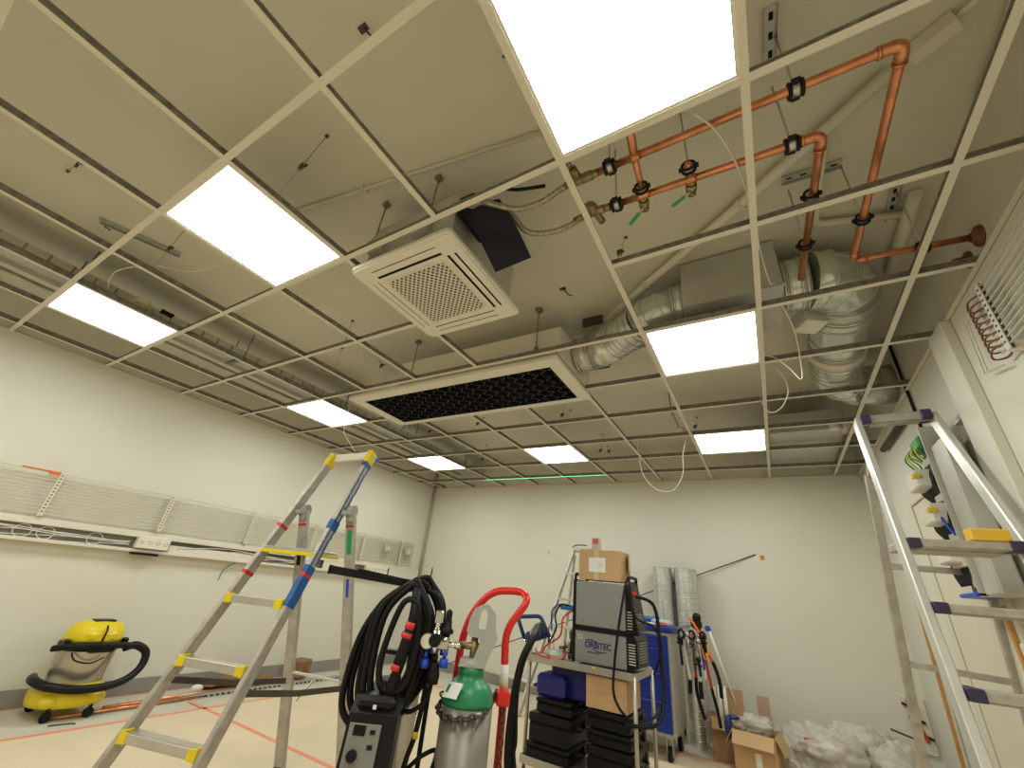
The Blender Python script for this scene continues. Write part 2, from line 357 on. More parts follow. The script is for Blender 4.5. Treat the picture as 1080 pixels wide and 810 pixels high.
guard = [(-1.152, 1.637, 0.816), (-1.096, 1.673, 0.822), (-1.168, 1.627, 0.89), (-1.062, 1.695, 0.928), (-1.169, 1.627, 1.0), (-1.111, 1.664, 1.035), (-1.078, 1.685, 0.985), (-1.131, 1.651, 0.945)]
chain = [(-1.151, 1.519, 0.716), (-1.105, 1.549, 0.686), (-1.03, 1.597, 0.683), (-0.944, 1.652, 0.717)]
# ------------------------------------------------------------------ room shell
struct('floor', MB().bx(XL - .2, XR + .2, YF - .2, YB + .2, -0.1, 0), 'floor')
struct('ceiling', MB().bx(XL - .2, XR + .2, YF - .2, YB + .2, ZS, ZS + .12), 'slab')
struct('wall_left', MB().bx(XL - .15, XL, YF - .15, YB + .15, 0, ZS), 'wall')
struct('wall_back', MB().bx(XL, XR, YB, YB + .15, 0, ZS), 'wall')
struct('wall_right', MB().bx(XR, XR + .15, YF - .15, YB + .15, 0, ZS), 'wall')
struct('wall_front', MB().bx(XL, XR, YF - .15, YF, 0, ZS), 'wall')
struct('baseboard_left', MB().bx(XL, XL + .012, YF, YB, 0, .115), 'skirt')
struct('baseboard_back', MB().bx(XL + .012, XR, YB - .012, YB, 0, .115), 'skirt')
struct('baseboard_front', MB().bx(XL + .012, XR, YF, YF + .012, 0, .115), 'skirt')
# grey corner strip
mb = MB().tube([(XL + .02, YB - .03, 1.10), (XL + .02, YB - .03, 2.99)], .011, 8).tube([(XL + .05, YB - .02, 1.10), (XL + .05, YB - .02, 2.99)], .007, 8)
one('corner_conduit', mb, 'slatgrey', 'pair of thin grey conduits running up the far left room corner', 'conduit')

# door on the right wall
mb = MB()
dy0, dy1, dz = 3.17, 4.06, 1.93
mb.bx(XR - .022, XR, dy0 - .09, dy0, 0, dz + .09, bev=.004); mb.bx(XR - .022, XR, dy1, dy1 + .09, 0, dz + .09, bev=.004); mb.bx(XR - .022, XR, dy0, dy1, dz, dz + .09, bev=.004)
struct('trim_1', mb, 'door', 'cream painted frame around the door in the right wall')
d = struct('door_1', MB().bx(XR - .012, XR - .001, dy0 + .008, dy1 - .008, 0.008, dz - .008), 'door', 'plain cream door in the right wall behind the aluminium ladder')
build('gap_line', MB().bx(XR - .004, XR - .0005, dy0, dy1, 0, dz), 'trunkdark', d)

# floor covering and tape
bd = one('floor_protection_board', MB().bx(-4.17, XR - .25, YF + .1, 4.72, .0005, .004), 'board', 'large beige protective board sheet taped over the middle of the floor', 'floor covering')
def tape(a, b, label, w=.035, z=.0042):
    a = V((*a, z)); b = V((*b, z)); d = (b - a).normalized(); s = V((d.y, -d.x, 0)) * w / 2
    mb = MB()
    mb._add([a - s, a + s, b + s, b - s, a - s + V((0, 0, .0012)), a + s + V((0, 0, .0012)), b + s + V((0, 0, .0012)), b - s + V((0, 0, .0012))],
            [(0, 1, 2, 3), (4, 5, 6, 7), (0, 1, 5, 4), (1, 2, 6, 5), (2, 3, 7, 6), (3, 0, 4, 7)])
    one('floor_tape', mb, 'otape', label, 'tape', 'orange tape strips on the floor')
tape((-4.17, -1.5), (-4.17, 4.72), 'orange tape along the left edge of the beige floor board')
tape((-4.2, 4.72), (.7, 4.72), 'orange tape along the far edge of the beige floor board')
tape((-4.42, 2.40), (-1.2, 2.42), 'orange tape crossing the beige floor board beneath the platform ladder')
tape((-4.86, 1.3), (-4.84, 5.3), 'thin orange tape right along the foot of the left wall', .015, .0006)
one('threshold_mat', MB().bx(-1.5, -.35, 4.78, 5.25, .0005, .005), 'offwhite', 'pale sheet lying on the floor below the spiral ducts', 'sheet')

# ------------------------------------------------------------------ suspended ceiling grid
grid = thing('ceiling_grid', (-1.9, 1.3, G), 'white suspended ceiling grid of steel tees without tiles, hung below the slab', 'ceiling grid')
FW, WH = .026, .033
def tee(name, a, b):
    a = V(a); b = V(b); d = (b - a).normalized(); s = V((d.y, -d.x, 0))
    mb = MB(); L = (b - a).length; c = (a + b) / 2; Z = V((0, 0, 1))
    mb.box(c + Z * .001, (FW, L, .002), (s, d, Z), 0)
    mb.box(c + Z * (.002 + WH / 2), (.0022, L, WH), (s, d, Z), 1)
    mb.box(c + Z * (.002 + WH), (.007, L, .009), (s, d, Z), 1)
    build(name, mb, ['tee', 'galvdark'], grid)
for k in range(1, 11):
    x = CX(k); y0 = YF
    if k == 7: segs = [(y0, RY(1)), (RY(4), YB)]
    elif k in (4, 5, 6): segs = [(y0, RY(3)), (2.80, YB)]
    else: segs = [(y0, YB)]
    if k == 6: segs = [(y0, RY(3)), (2.80, YB)]
    for (p, q) in segs: tee('runner_tee', (x, p, G), (x, q, G))
def z_up(a): return (a[0], a[1], G + .0005)
for k in range(-5, 9):
    y = RY(k)
    segs = [(XL, XR)]
    if k == 2: segs = [(XL, CX(6) + .02), (CX(8), XR)]
    if k == 4: segs = [(XL, -3.10), (-1.04, XR)]
    for (p, q) in segs: tee('cross_tee', (p, y, G + .0004), (q, y, G + .0004))
def angle(name, a, b, inn):
    a = V(a); b = V(b); d = (b - a).normalized(); inn = V(inn); L = (b - a).length; c = (a + b) / 2
    mb = MB().box(c + inn * .012 + V((0, 0, .001)), (.024, L, .002), (inn, d, V((0, 0, 1))), 0)
    mb.box(c + inn * .001 + V((0, 0, .012)), (.002, L, .024), (inn, d, V((0, 0, 1))), 0)
    build(name, mb, 'tee', grid)
angle('wall_angle', (XL, YF, G), (XL, YB, G), (1, 0, 0)); angle('wall_angle', (XR, YF, G), (XR, YB, G), (-1, 0, 0))
angle('wall_angle', (XL, YB, G), (XR, YB, G), (0, -1, 0))
# hanger wires with spring clips
def hanger(t, b, clip=True):
    t = V(t); b = V(b); mb = MB(); d = (b - t)
    off = V((.012, 0, 0))
    mb.tube([t, t + d * .62], .0022, 6); mb.tube([t + off + d * .38, b + off * 0], .0022, 6)
    if clip:
        c = t + d * .55; mb.box(c, (.026, .012, .034), None, 1); mb.box(c + V((.012, .01, .012)), (.02, .008, .012), None, 1)
    mb.box(t - V((0, 0, .005)), (.018, .014, .010), None, 1)
    build('hanger_wire', mb, ['slatgrey', 'trunkdark'], grid)
for i, (t, b) in enumerate(zip(hang_top, hang_bot)):
    if i in (6, 7, 8): continue
    k = min(range(1, 11), key=lambda q: abs(CX(q) - b[0]))
    j = min(range(-1, 9), key=lambda q: abs(RY(q) - b[1]))
    if abs(CX(k) - b[0]) < abs(RY(j) - b[1]): bb = (CX(k), b[1], G + .04)
    else: bb = (b[0], RY(j), G + .04)
    hanger((t[0], t[1], ZS), bb)
for k in (3, 6, 9):
    for j in (5, 7): hanger((CX(k) + .04, RY(j) + .33, ZS), (CX(k), RY(j) + .28, G + .04), True)

# ------------------------------------------------------------------ light panels
def panel(k, j, label):
    x0, x1, y0, y1 = CX(k) + .006, CX(k + 1) - .006, RY(j) + .006, RY(j + 1) - .006
    t = thing('light_panel', ((x0 + x1) / 2, (y0 + y1) / 2, G), label, 'ceiling light', 'square LED panels set in the ceiling grid')
    z = G + .003; w = .016
    mb = MB(); mb.bx(x0, x1, y0, y0 + w, z, z + .012); mb.bx(x0, x1, y1 - w, y1, z, z + .012)
    mb.bx(x0, x0 + w, y0 + w, y1 - w, z, z + .012); mb.bx(x1 - w, x1, y0 + w, y1 - w, z, z + .012)
    build('frame', mb, 'tee', t)
    build('housing', MB().bx(x0 + .01, x1 - .01, y0 + .01, y1 - .01, z + .012, z + .03), 'offwhite', t)
    build('diffuser', MB()._add([(x0 + w, y0 + w, z + .003), (x0 + w, y1 - w, z + .003), (x1 - w, y1 - w, z + .003), (x1 - w, y0 + w, z + .003)], [(0, 1, 2, 3)]), 'lamp', t)
    return t
panel(8, 0, 'largest bright square light panel overhead, beside the copper pipes')
panel(5, 0, 'square light panel left of the air conditioning cassette')
panel(2, 0, 'square light panel nearest the left wall, beside a looped white cable')
panel(8, 3, 'square light panel directly beneath the galvanised silencer duct')
panel(2, 3, 'square light panel beside the left end of the black honeycomb vent')
panel(8, 6, 'far square light panel close to the right corner, before the back wall')
panel(5, 6, 'far square light panel in the middle, beyond the black honeycomb vent')
panel(2, 6, 'far square light panel closest to the back left corner')
for k in (2, 5, 8): panel(k, -3, {2: 'unseen added light panel behind the camera near the left wall', 5: 'unseen added light panel behind the camera in the middle of the room', 8: 'unseen added light panel behind the camera near the right wall'}[k])  # out of view, added to light the room; continues the panel layout

# ------------------------------------------------------------------ air conditioning cassette
ax0, ax1, ay0, ay1 = -1.672, -1.008, .920, 1.585; az = 2.505
ac = thing('air_conditioner', ((ax0 + ax1) / 2, (ay0 + ay1) / 2, az), 'white four-way air conditioning cassette with perforated grille and grey steel body', 'air conditioner')
def rrect(x0, x1, y0, y1, r, n=6):
    out = []
    for cx, cy, a in ((x1 - r, y1 - r, 0), (x0 + r, y1 - r, 90), (x0 + r, y0 + r, 180), (x1 - r, y0 + r, 270)):
        for k in range(n + 1):
            t = math.radians(a + 90 * k / n); out.append((cx + r * math.cos(t), cy + r * math.sin(t)))
    return out
mb = MB(); X, Y, Z = V((1, 0, 0)), V((0, 1, 0)), V((0, 0, 1))
mb.prism(rrect(ax0, ax1, ay0, ay1, .035), (0, 0, az + .008), X, Y, Z, .022)
mb.prism(rrect(ax0 + .012, ax1 - .012, ay0 + .012, ay1 - .012, .03), (0, 0, az), X, Y, Z, .009)
pn = build('fascia_panel', mb, 'white', ac)
g = .145
build('perforated_grille', MB().prism(rrect(ax0 + g, ax1 - g, ay0 + g, ay1 - g, .02), (0, 0, az - .006), X, Y, Z, .007), 'perf', ac)
mb = MB(); gi = g - .016; mb.prism(rrect(ax0 + gi, ax1 - gi, ay0 + gi, ay1 - gi, .03), (0, 0, az - .0025), X, Y, Z, .003)
build('grille_frame', mb, 'offwhite', ac)
for sd in range(4):
    mb = MB()
    for off, w in ((.050, .010), (.090, .014)):
        L0 = .12
        if sd == 0: mb.bx(ax0 + L0, ax1 - L0, ay0 + off, ay0 + off + w * (.4 if off < .06 else 1), az - .001, az + .0015)
        if sd == 1: mb.bx(ax1 - off - w, ax1 - off, ay0 + L0, ay1 - L0, az - .001, az + .0015)
        if sd == 2: mb.bx(ax0 + L0, ax1 - L0, ay1 - off - w * .4, ay1 - off, az - .001, az + .0015)
        if sd == 3: mb.bx(ax0 + off, ax0 + off + w * .25, ay0 + L0, ay1 - L0, az - .001, az + .0015)
    build('air_slot', mb, 'dark', ac)
mb = MB().bx(ax0 + .05, ax1 - .04, ay0 + .035, ay1 - .05, az + .03, 2.83, bev=.02)
mb.bx(ax0 + .10, ax0 + .20, ay0 + .005, ay0 + .036, 2.60, 2.72).bx(ax1 - .26, ax1 - .16, ay0 + .005, ay0 + .036, 2.60, 2.72)
build('steel_body', mb, 'galv', ac)
for px, py in ((ax0 + .10, ay0 + .02), (ax1 - .18, ay0 + .02), (ax0 + .10, ay1 - .02), (ax1 - .12, ay1 - .02)):
    mb = MB().tube([(px, py, 2.64), (px, py, ZS)], .004, 8).bx(px - .02, px + .02, py - .02, py + .03, 2.66, 2.69)
    mb.bx(px - .012, px + .012, py - .012, py + .012, 2.69, 2.71).bx(px - .016, px + .016, py - .016, py + .016, 2.975, ZS)
    build('hanger_rod', mb, 'galvdark', ac)
# black insulation flap
fb = [V(p) for p in flap_bottom]
mb = MB(); th = .012
prof = [(-.99, .93, 2.665), (-.80, .975, 2.66), (-.735, 1.19, 2.475), (-.935, 1.205, 2.475)]
a, b, c, d_ = [V(p) for p in prof]; m1 = (a + d_) / 2 + V((.0, 0, .02)); m2 = (b + c) / 2 + V((0, 0, .02))
top = [a, b, m2, c, d_, m1]; nrm = V((0, .6, .75)).normalized() * th
mb._add(top + [p + nrm for p in top], [(0, 1, 2, 5), (5, 2, 3, 4), (6, 11, 8, 7), (11, 10, 9, 8), (0, 6, 7, 1), (1, 7, 8, 2), (2, 8, 9, 3), (3, 9, 10, 4), (4, 10, 11, 5), (5, 11, 6, 0)])
build('insulation_flap', mb, 'foam', ac)
mb = MB().bx(-1.02, -.93, .95, 1.15, 2.64, 2.76, bev=.01)
build('connection_box', mb, 'foam', ac)

# ------------------------------------------------------------------ honeycomb vent with plenum box
vx0, vx1, vy0, vy1 = -3.085, -1.015, 2.098, 2.775; vz = 2.505
vt = thing('exhaust_vent', ((vx0 + vx1) / 2, (vy0 + vy1) / 2, vz), 'long white ceiling vent with a black honeycomb core and white plenum box', 'vent')
ix0, ix1, iy0, iy1 = vx0 + .11, vx1 - .095, vy0 + .095, vy1 - .06
mb = MB()
mb.bx(vx0, vx1, vy0, iy0, vz, vz + .035, bev=.004); mb.bx(vx0, vx1, iy1, vy1, vz, vz + .035, bev=.004)
mb.bx(vx0, ix0, iy0, iy1, vz, vz + .035, bev=.004); mb.bx(ix1, vx1, iy0, iy1, vz, vz + .035, bev=.004)
build('frame', mb, 'white', vt)
build('backing', MB().bx(ix0, ix1, iy0, iy1, vz + .055, vz + .06), 'dark', vt)
mb = MB(); cw = (ix1 - ix0) / 22; ch = (iy1 - iy0) / 5.5
nc = 23
for i in range(nc):
    xx = ix0 + i * cw
    pts = []
    nn = 22
    for q in range(nn + 1):
        t = q / nn; y = iy0 + (iy1 - iy0) * t
        ph = (y - iy0) / ch * PI * 2 + (PI if i % 2 else 0)
        pts.append((min(max(xx + math.cos(ph) * cw * .36, ix0 + .001), ix1 - .001), y))
    for q in range(nn):
        p0, p1 = pts[q], pts[q + 1]
        mb._add([(p0[0], p0[1], vz + .012), (p1[0], p1[1], vz + .012), (p1[0], p1[1], vz + .055), (p0[0], p0[1], vz + .055)], [(0, 1, 2, 3)])
        mb._add([(p0[0] - .0015, p0[1], vz + .011), (p1[0] - .0015, p1[1], vz + .011), (p1[0] + .0015, p1[1], vz + .011), (p0[0] + .0015, p0[1], vz + .011)], [(0, 1, 2, 3)], 1)
build('honeycomb_core', mb, ['foam', 'comb_edge'], vt)
mb = MB().bx(ix0 - .001, ix1 + .001, iy1 - .004, iy1 + .001, vz + .004, vz + .058).bx(ix0 - .001, ix1 + .001, iy0 - .001, iy0 + .004, vz + .004, vz + .058).bx(ix0 - .001, ix0 + .004, iy0, iy1, vz + .004, vz + .058).bx(ix1 - .004, ix1 + .001, iy0, iy1, vz + .004, vz + .058)
build('inner_liner', mb, 'foam', vt)
build('plenum_box', MB().bx(-2.55, -1.02, 2.15, 2.72, vz + .063, 2.80, bev=.004), 'white', vt)
for px in (-2.4, -1.2):
    build('hanger_rod', MB().tube([(px, 2.14, 2.62), (px, 2.14, ZS)], .004, 8).bx(px - .02, px + .02, 2.12, 2.16, 2.97, ZS).bx(px - .012, px + .012, 2.13, 2.155, 2.6, 2.66), 'galvdark', vt)

# ------------------------------------------------------------------ galvanised ducting
du = thing('ventilation_duct', (0, 2.3, 2.6), 'shiny galvanised spiral duct run with rectangular silencer and elbows above the grid', 'duct')
def ribbed(pts, r, step=.06, ribs=True, n=28, mi=0):
    P = smooth_path(pts, 8); mb = MB(); mb.tube(P, r, n)
    # seam beads
    acc = 0; last = P[0]
    for i in range(1, len(P)):
        acc += (P[i] - last).length; last = P[i]
        if acc >= step and 0 < i < len(P) - 1:
            acc = 0; d = (P[i + 1] - P[i - 1]).normalized(); A, Bv = frame_of(d)
            ring = [P[i] + (A * math.cos(2 * PI * k / n) + Bv * math.sin(2 * PI * k / n)) * (r + .002) for k in range(n)]
            mb.tube(ring, .004, 5, closed=True)
    return mb
def segmented(pts, r, n=28):
    mb = MB(); P = [V(p) for p in pts]; mb.tube(P, r, n)
    for i in range(1, len(P) - 1):
        d = (P[i + 1] - P[i - 1]).normalized(); A, Bv = frame_of(d)
        mb.tube([P[i] + (A * math.cos(2 * PI * k / n) + Bv * math.sin(2 * PI * k / n)) * (r + .002) for k in range(n)], .005, 5, closed=True)
    for f in range(len(mb.sm)): pass
    return mb
def collar(a, b, r):
    a = V(a); b = V(b); mb = MB().cyl(a, b, r, n=32); d = (b - a).normalized(); A, Bv = frame_of(d)
    for q in (.12, .3, .7, .88):
        c = a + (b - a) * q; mb.tube([c + (A * math.cos(2 * PI * k / 32) + Bv * math.sin(2 * PI * k / 32)) * (r + .002) for k in range(32)], .006, 5, closed=True)
    return mb
R1 = .125; dz_ = 2.735
build('spigot', collar((-1.02, 2.46, dz_ - .01), (-.90, 2.46, dz_), R1), 'duct', du)
build('lower_elbow', segmented([(-.90, 2.46, dz_), (-.80, 2.44, dz_), (-.71, 2.39, dz_ + .005)], R1 + .003), 'duct', du)
build('diagonal_run', ribbed([(-.71, 2.39, dz_ + .005), (-.60, 2.32, 2.745), (-.50, 2.26, 2.755)], R1, .035), 'duct', du)
build('upper_elbow', segmented([(-.50, 2.26, 2.755), (-.43, 2.23, 2.765), (-.35, 2.22, 2.785), (-.27, 2.22, 2.80)], R1 + .004), 'duct', du)
build('inlet_collar', collar((-.28, 2.22, 2.80), (-.20, 2.22, 2.80), R1 + .01), 'duct', du)
mb = MB().bx(-.205, .285, 2.07, 2.50, 2.665, 2.985, bev=.004)
mb.bx(-.21, .29, 2.062, 2.075, 2.66, 2.675)
build('silencer_box', mb, 'galv', du)
R2 = .157
build('outlet_collar', collar((.285, 2.27, 2.80), (.42, 2.27, 2.80), R2 - .01), 'duct', du)
arc = [(.42, 2.27, 2.80)] + [(.40 + .2 * math.sin(math.radians(a)), 2.47 - .2 * math.cos(math.radians(a)), 2.80) for a in (22, 45, 68, 90)]
build('corner_elbow', segmented(arc, R2 + .004), 'duct', du)
build('joint_collar', collar((.60, 2.47, 2.80), (.60, 2.60, 2.79), R2), 'duct', du)
build('straight_run', segmented([(.60, 2.60, 2.79), (.60, 2.66, 2.785), (.603, 2.84, 2.775), (.605, 2.93, 2.77), (.607, 2.97, 2.765)], R2 - .006), 'duct', du)
build('flexible_run', ribbed([(.607, 2.97, 2.765), (.61, 3.12, 2.75), (.615, 3.30, 2.735)], R2 - .010, .028), 'duct', du)
build('band', MB().cyl((.606, 2.99, 2.764), (.608, 3.07, 2.758), R2 + .004, n=28), 'offwhite', du, label='white band around the duct')
arc = [(.615, 3.28, 2.735), (.63, 3.38, 2.73), (.68, 3.48, 2.725), (.76, 3.56, 2.72), (.86, 3.60, 2.72), (.965, 3.61, 2.72)]
build('end_elbow', segmented(arc, R2 - .012), 'duct', du)
mb = MB().box((.42, 2.52, 2.70), (.13, .13, .10), (V((.85, .5, 0)).normalized(), V((-.5, .85, 0)).normalized(), Z), 0, .006)
mb.cyl((.41, 2.6, 2.70), (.41, 2.6, 2.76), .03, mi=0)
build('actuator_box', mb, 'white', du, label='white damper actuator box beside the duct')
one('rectangular_duct', MB().bx(.18, .74, 4.15, 5.35, 2.60, 2.78, bev=.004), 'galv', 'flat grey rectangular duct above the grid by the back right corner', 'duct')
mb = MB().bx(.72, .86, 4.12, 4.26, 2.585, 2.68, bev=.01).cyl((.66, 4.17, 2.60), (.66, 4.17, 2.66), .04)
one('junction_unit', mb, 'white', 'small white unit with round knob at the flat rectangular duct', 'control box')
# ------------------------------------------------------------------ copper pipes
pr_ = .0145
up = thing('copper_pipe', (.1, 1.03, 2.63), 'upper copper pipe with a sharp corner elbow ending in a wall flange', 'pipe')
zP = 2.65
upts = [(-.40, 1.035, zP), (.57, 1.028, zP), (.556, 1.985, zP), (XR - .002, 1.998, 2.635)]
build('pipe_run', MB().tube(round_corners(upts, .04), pr_, 14), 'copper', up)
def elbow(a, c, b, r=.0185):
    a, c, b = V(a), V(c), V(b); p = c + (a - c).normalized() * .062; q = c + (b - c).normalized() * .062
    mb = MB().tube(round_corners([p, c, q], .04), r, 14)
    mb.cyl(p, p + (c - p).normalized() * .008, r + .0015, n=14).cyl(q, q + (c - q).normalized() * .008, r + .0015, n=14)
    return mb
build('elbow', elbow(*upts[0:3]), 'copper', up); build('elbow', elbow(*upts[1:4], r=.016), 'copper', up)
build('wall_flange', MB().lathe([(.02, .030), (.022, .012), (.044, .010), (.048, 0)], (XR, 1.998, 2.635), (-1, 0, 0)), 'copperold', up)
lo = thing('copper_pipe', (.0, 1.21, 2.61), 'lower copper pipe with two green-lever valves that turns down towards the duct', 'pipe')
zL = 2.63
lpts = [(-.385, 1.197, zL), (.383, 1.222, zL), (.352, 2.02, zL + .01)]
build('pipe_run', MB().tube(round_corners(lpts, .04), pr_, 14), 'copper', lo); build('elbow', elbow(*lpts), 'copper', lo)
# tees between the pipes and isolating valves
def ball_valve(par, p, d, lever_to):
    p = V(p); d = V(d).normalized(); lt = V(lever_to)
    v = MB().cyl(p, p + d * .018, .017, n=12).cyl(p + d * .018, p + d * .05, .021, n=8).cyl(p + d * .05, p + d * .068, .017, n=8)
    o = build('ball_valve', v, 'brass', par)
    st = p + d * .035 + V((0, 0, -.02)); mb = MB().cyl(p + d * .035, st, .006, n=8, mi=0)
    mid = st + (lt - st) * .35; mb.tube([st, mid], .004, 8, mi=0); build('stem', mb, 'steel', o)
    q = (lt - mid).normalized(); mb = MB().beam(mid, lt, .017, .006, bev=.002); build('lever', mb, 'lever', o)
build('branch', MB().tube([(-.215, 1.035, zP), (-.222, 1.19, zL)], .0125, 12).cyl((-.232, 1.036, zP), (-.195, 1.036, zP), .018).cyl((-.25, 1.2, zL), (-.20, 1.2, zL), .018), 'copper', up)
build('branch', MB().tube([(-.04, 1.14, zL + .01), (-.04, 1.21, zL)], .0125, 12).cyl((-.06, 1.206, zL), (-.02, 1.208, zL), .018), 'copper', lo)
build('dead_leg', MB().tube([(-.215, 1.035, zP), (-.21, .975, zP + .03), (-.21, .94, zP + .03)], .0165, 12), 'copper', up)
ball_valve(lo, (-.226, 1.21, zL), (-.12, 1, 0), (-.305, 1.29, 2.585))
ball_valve(lo, (-.040, 1.215, zL), (-.12, 1, 0), (-.125, 1.27, 2.585))
# balancing valves at the pipe ends
mb = MB().cyl((-.47, 1.035, zP), (-.385, 1.035, zP), .020, n=10).cyl((-.44, 1.035, zP), (-.45, .975, zP + .005), .017).cyl((-.45, .975, zP), (-.455, .94, zP), .009).cyl((-.40, 1.035, zP), (-.36, 1.035, zP), .017, n=6)
build('strainer', mb, 'brass', up)
mb = MB().cyl((-.47, 1.195, zL), (-.39, 1.196, zL), .018, n=10).sphere((-.445, 1.175, zL), .034, 12).cyl((-.43, 1.195, zL), (-.415, 1.255, zL - .01), .016).cyl((-.40, 1.196, zL), (-.355, 1.197, zL), .017, n=6)
build('control_valve', mb, 'brass', lo)
# clamps with threaded rods
def clamp(par, p, d, w=.036, rod=True):
    p = V(p); d = V(d).normalized(); A, Bv = frame_of(d)
    mb = MB()
    for s in (-1, 1):
        mb.tube([p + d * (s * w / 2) + (A * math.cos(2 * PI * k / 16) + Bv * math.sin(2 * PI * k / 16)) * .0235 for k in range(16)], .0055, 6, closed=True, mi=0)
    mb.cyl(p - d * (w / 2), p + d * (w / 2), .0225, n=16, mi=1)
    for s in (-1, 1): mb.box(p + A * (s * .029), (.014, .012, w * .7), (A, Bv, d), 0)
    c = build('pipe_clamp', mb, ['blackp', 'steel'], par)
    if rod: build('threaded_rod', MB().tube([p + V((0, 0, .02)), V((p.x, p.y, ZS - .002))], .004, 8), 'galv', c)
for x in (-.312, .305): clamp(up, (x, 1.033, zP), (1, 0, 0))
for x in (-.335, .295): clamp(lo, (x, 1.20 if x < 0 else 1.219, zL), (1, .02, 0))
clamp(up, (.560, 1.72, zP), (0, 1, 0), .02); clamp(lo, (.3585, 1.77, zL + .006), (0, 1, 0), .02); clamp(lo, (.366, 1.49, zL + .006), (0, 1, 0), .02, False)
clamp(up, (.80, 1.993, 2.641), (1, 0, 0), .03); clamp(lo, (-.222, 1.165, zL), (0, 1, 0), .02, False); clamp(lo, (-.040, 1.16, zL + .008), (0, 1, 0), .02)
# mounting channels on the slab
def channel(a, b, label, w=.04, h=.022):
    a = V(a); b = V(b); d = (b - a).normalized(); s = V((d.y, -d.x, 0)); mb = MB(); c = (a + b) / 2; L = (b - a).length
    mb.box(c + V((0, 0, h - .001)), (w, L, .003), (s, d, Z), 0)
    for q in (-1, 1): mb.box(c + s * q * w / 2 + V((0, 0, h / 2)), (.003, L, h), (s, d, Z), 0)
    n = max(2, int(L / .05))
    for i in range(n): mb.box(a + d * (L * (i + .5) / n) + V((0, 0, h - .0035)), (.013, .025, .003), (s, d, Z), 1)
    one('mounting_channel', mb, ['galv', 'dark'], label, 'channel', 'slotted channels on the slab')
channel((.289, 1.12, 2.976), (.294, .93, 2.976), 'slotted steel channel on the slab right of the largest light panel')
channel((.33, 1.69, 2.976), (.56, 1.70, 2.976), 'slotted steel channel above the two descending copper pipes')
channel((.80, 2.16, 2.976), (.79, 1.95, 2.976), 'slotted steel channel near the wall flange of the upper copper pipe')
channel((-3.42, .19, 2.976), (-3.27, .60, 2.976), 'long dark slotted channel on the slab above the left light panels')
# second flange stub on the right wall
one('pipe_stub', MB().lathe([(.018, .05), (.02, .012), (.036, .010), (.04, 0)], (XR, 2.139, 2.625), (-1, 0, 0)), 'copperold', 'dark tarnished pipe stub on the right wall just under the copper flange', 'pipe')

# ------------------------------------------------------------------ flexible hoses
def hose(name, pts, r, mats, label, cat, group=None, n=8, ends=None):
    P = smooth_path(pts, 6); t = None
    return one(name, MB().tube(P, r, n), mats, label, cat, group)
hA = thing('braided_hose', hose_a[2], 'upper braided hose from the air conditioner to the upper copper pipe', 'hose', 'braided hoses at the air conditioner')
pA = [(-.95, .96, 2.66), (-.88, .95, 2.655)] + [(p[0], p[1], p[2] + .01) for p in hose_a[1:5]] + [(-.48, 1.035, zP)]
build('braid', MB().tube(smooth_path(pA, 6), .013, 12), 'hose', hA)
build('end_fitting', MB().cyl((-.505, 1.036, zP), (-.47, 1.035, zP), .016, n=6), 'brass', hA)
hB = thing('braided_hose', hose_b[2], 'lower braided hose from the air conditioner to the lower copper pipe', 'hose', 'braided hoses at the air conditioner')
pB = [(-.95, 1.0, 2.70), (-.88, 1.0, 2.70), (-.80, 1.06, 2.675)] + list(hose_b[2:5]) + [(-.48, 1.196, zL)]
build('braid', MB().tube(smooth_path(pB, 6), .013, 12), 'hose', hB)
build('end_fitting', MB().cyl((-.53, 1.204, zL - .002), (-.47, 1.196, zL), .017, n=6), 'brass', hB)
hose('drain_hose', [(-.95, .95, 2.70)] + list(hose_c), .0085, 'black', 'thin black drain hose rising from the air conditioner to the slab', 'hose')

# ------------------------------------------------------------------ slab-mounted conduits
dp_ = [V((-1.02, 2.60, 2.955)), V((-.42, 2.13, 2.955)), V((.14, 1.725, 2.955)), V((.66, 1.325, 2.955))]
ob = one('diagonal_pipe', MB().tube(dp_, .025, 14).cyl(dp_[1], dp_[1] + V((.015, -.011, 0)), .032).cyl(dp_[2], dp_[2] + V((.015, -.011, 0)), .032), 'offwhite', 'white painted pipe running diagonally across the slab behind the copper pipes', 'pipe')
ob2 = MB().beam((.71, 1.30, 2.965), (.82, 1.235, 2.965), .06, .05, (0, 0, 1)).tube(smooth_path([(.82, 1.235, 2.975), (.92, 1.17, 2.97), (.955, 1.25, 2.97), (.96, 1.6, 2.97)], 6), .01)
one('slab_trunking', ob2, 'offwhite', 'short white painted trunking piece on the slab past the copper elbow', 'trunking')
one('slab_conduit', MB().tube([(-2.35, .70, 2.988), (-2.03, .745, 2.988), (-.45, .985, 2.988)], .010, 8).bx(-1.62, -1.60, .79, .83, 2.975, ZS), 'slab', 'thin painted conduit across the slab in front of the air conditioner', 'conduit')
one('slab_conduit', MB().tube([(-1.9, 3.35, 2.985), (.2, 2.62, 2.985)], .009, 8), 'slab', 'thin painted conduit across the slab behind the silencer duct', 'conduit')
one('slab_conduit', MB().tube(round_corners([(.476, 1.50, 2.965), (.470, 2.02, 2.965), (.85, 2.12, 2.965)], .05), .018, 10), 'offwhite', 'white L-shaped conduit on the slab above the copper pipe bends', 'conduit')
one('slab_conduit', MB().tube([(.86, 2.0, 2.96), (.86, 2.6, 2.96)], .030, 12), 'offwhite', 'thick white pipe under the slab close to the right wall', 'pipe')

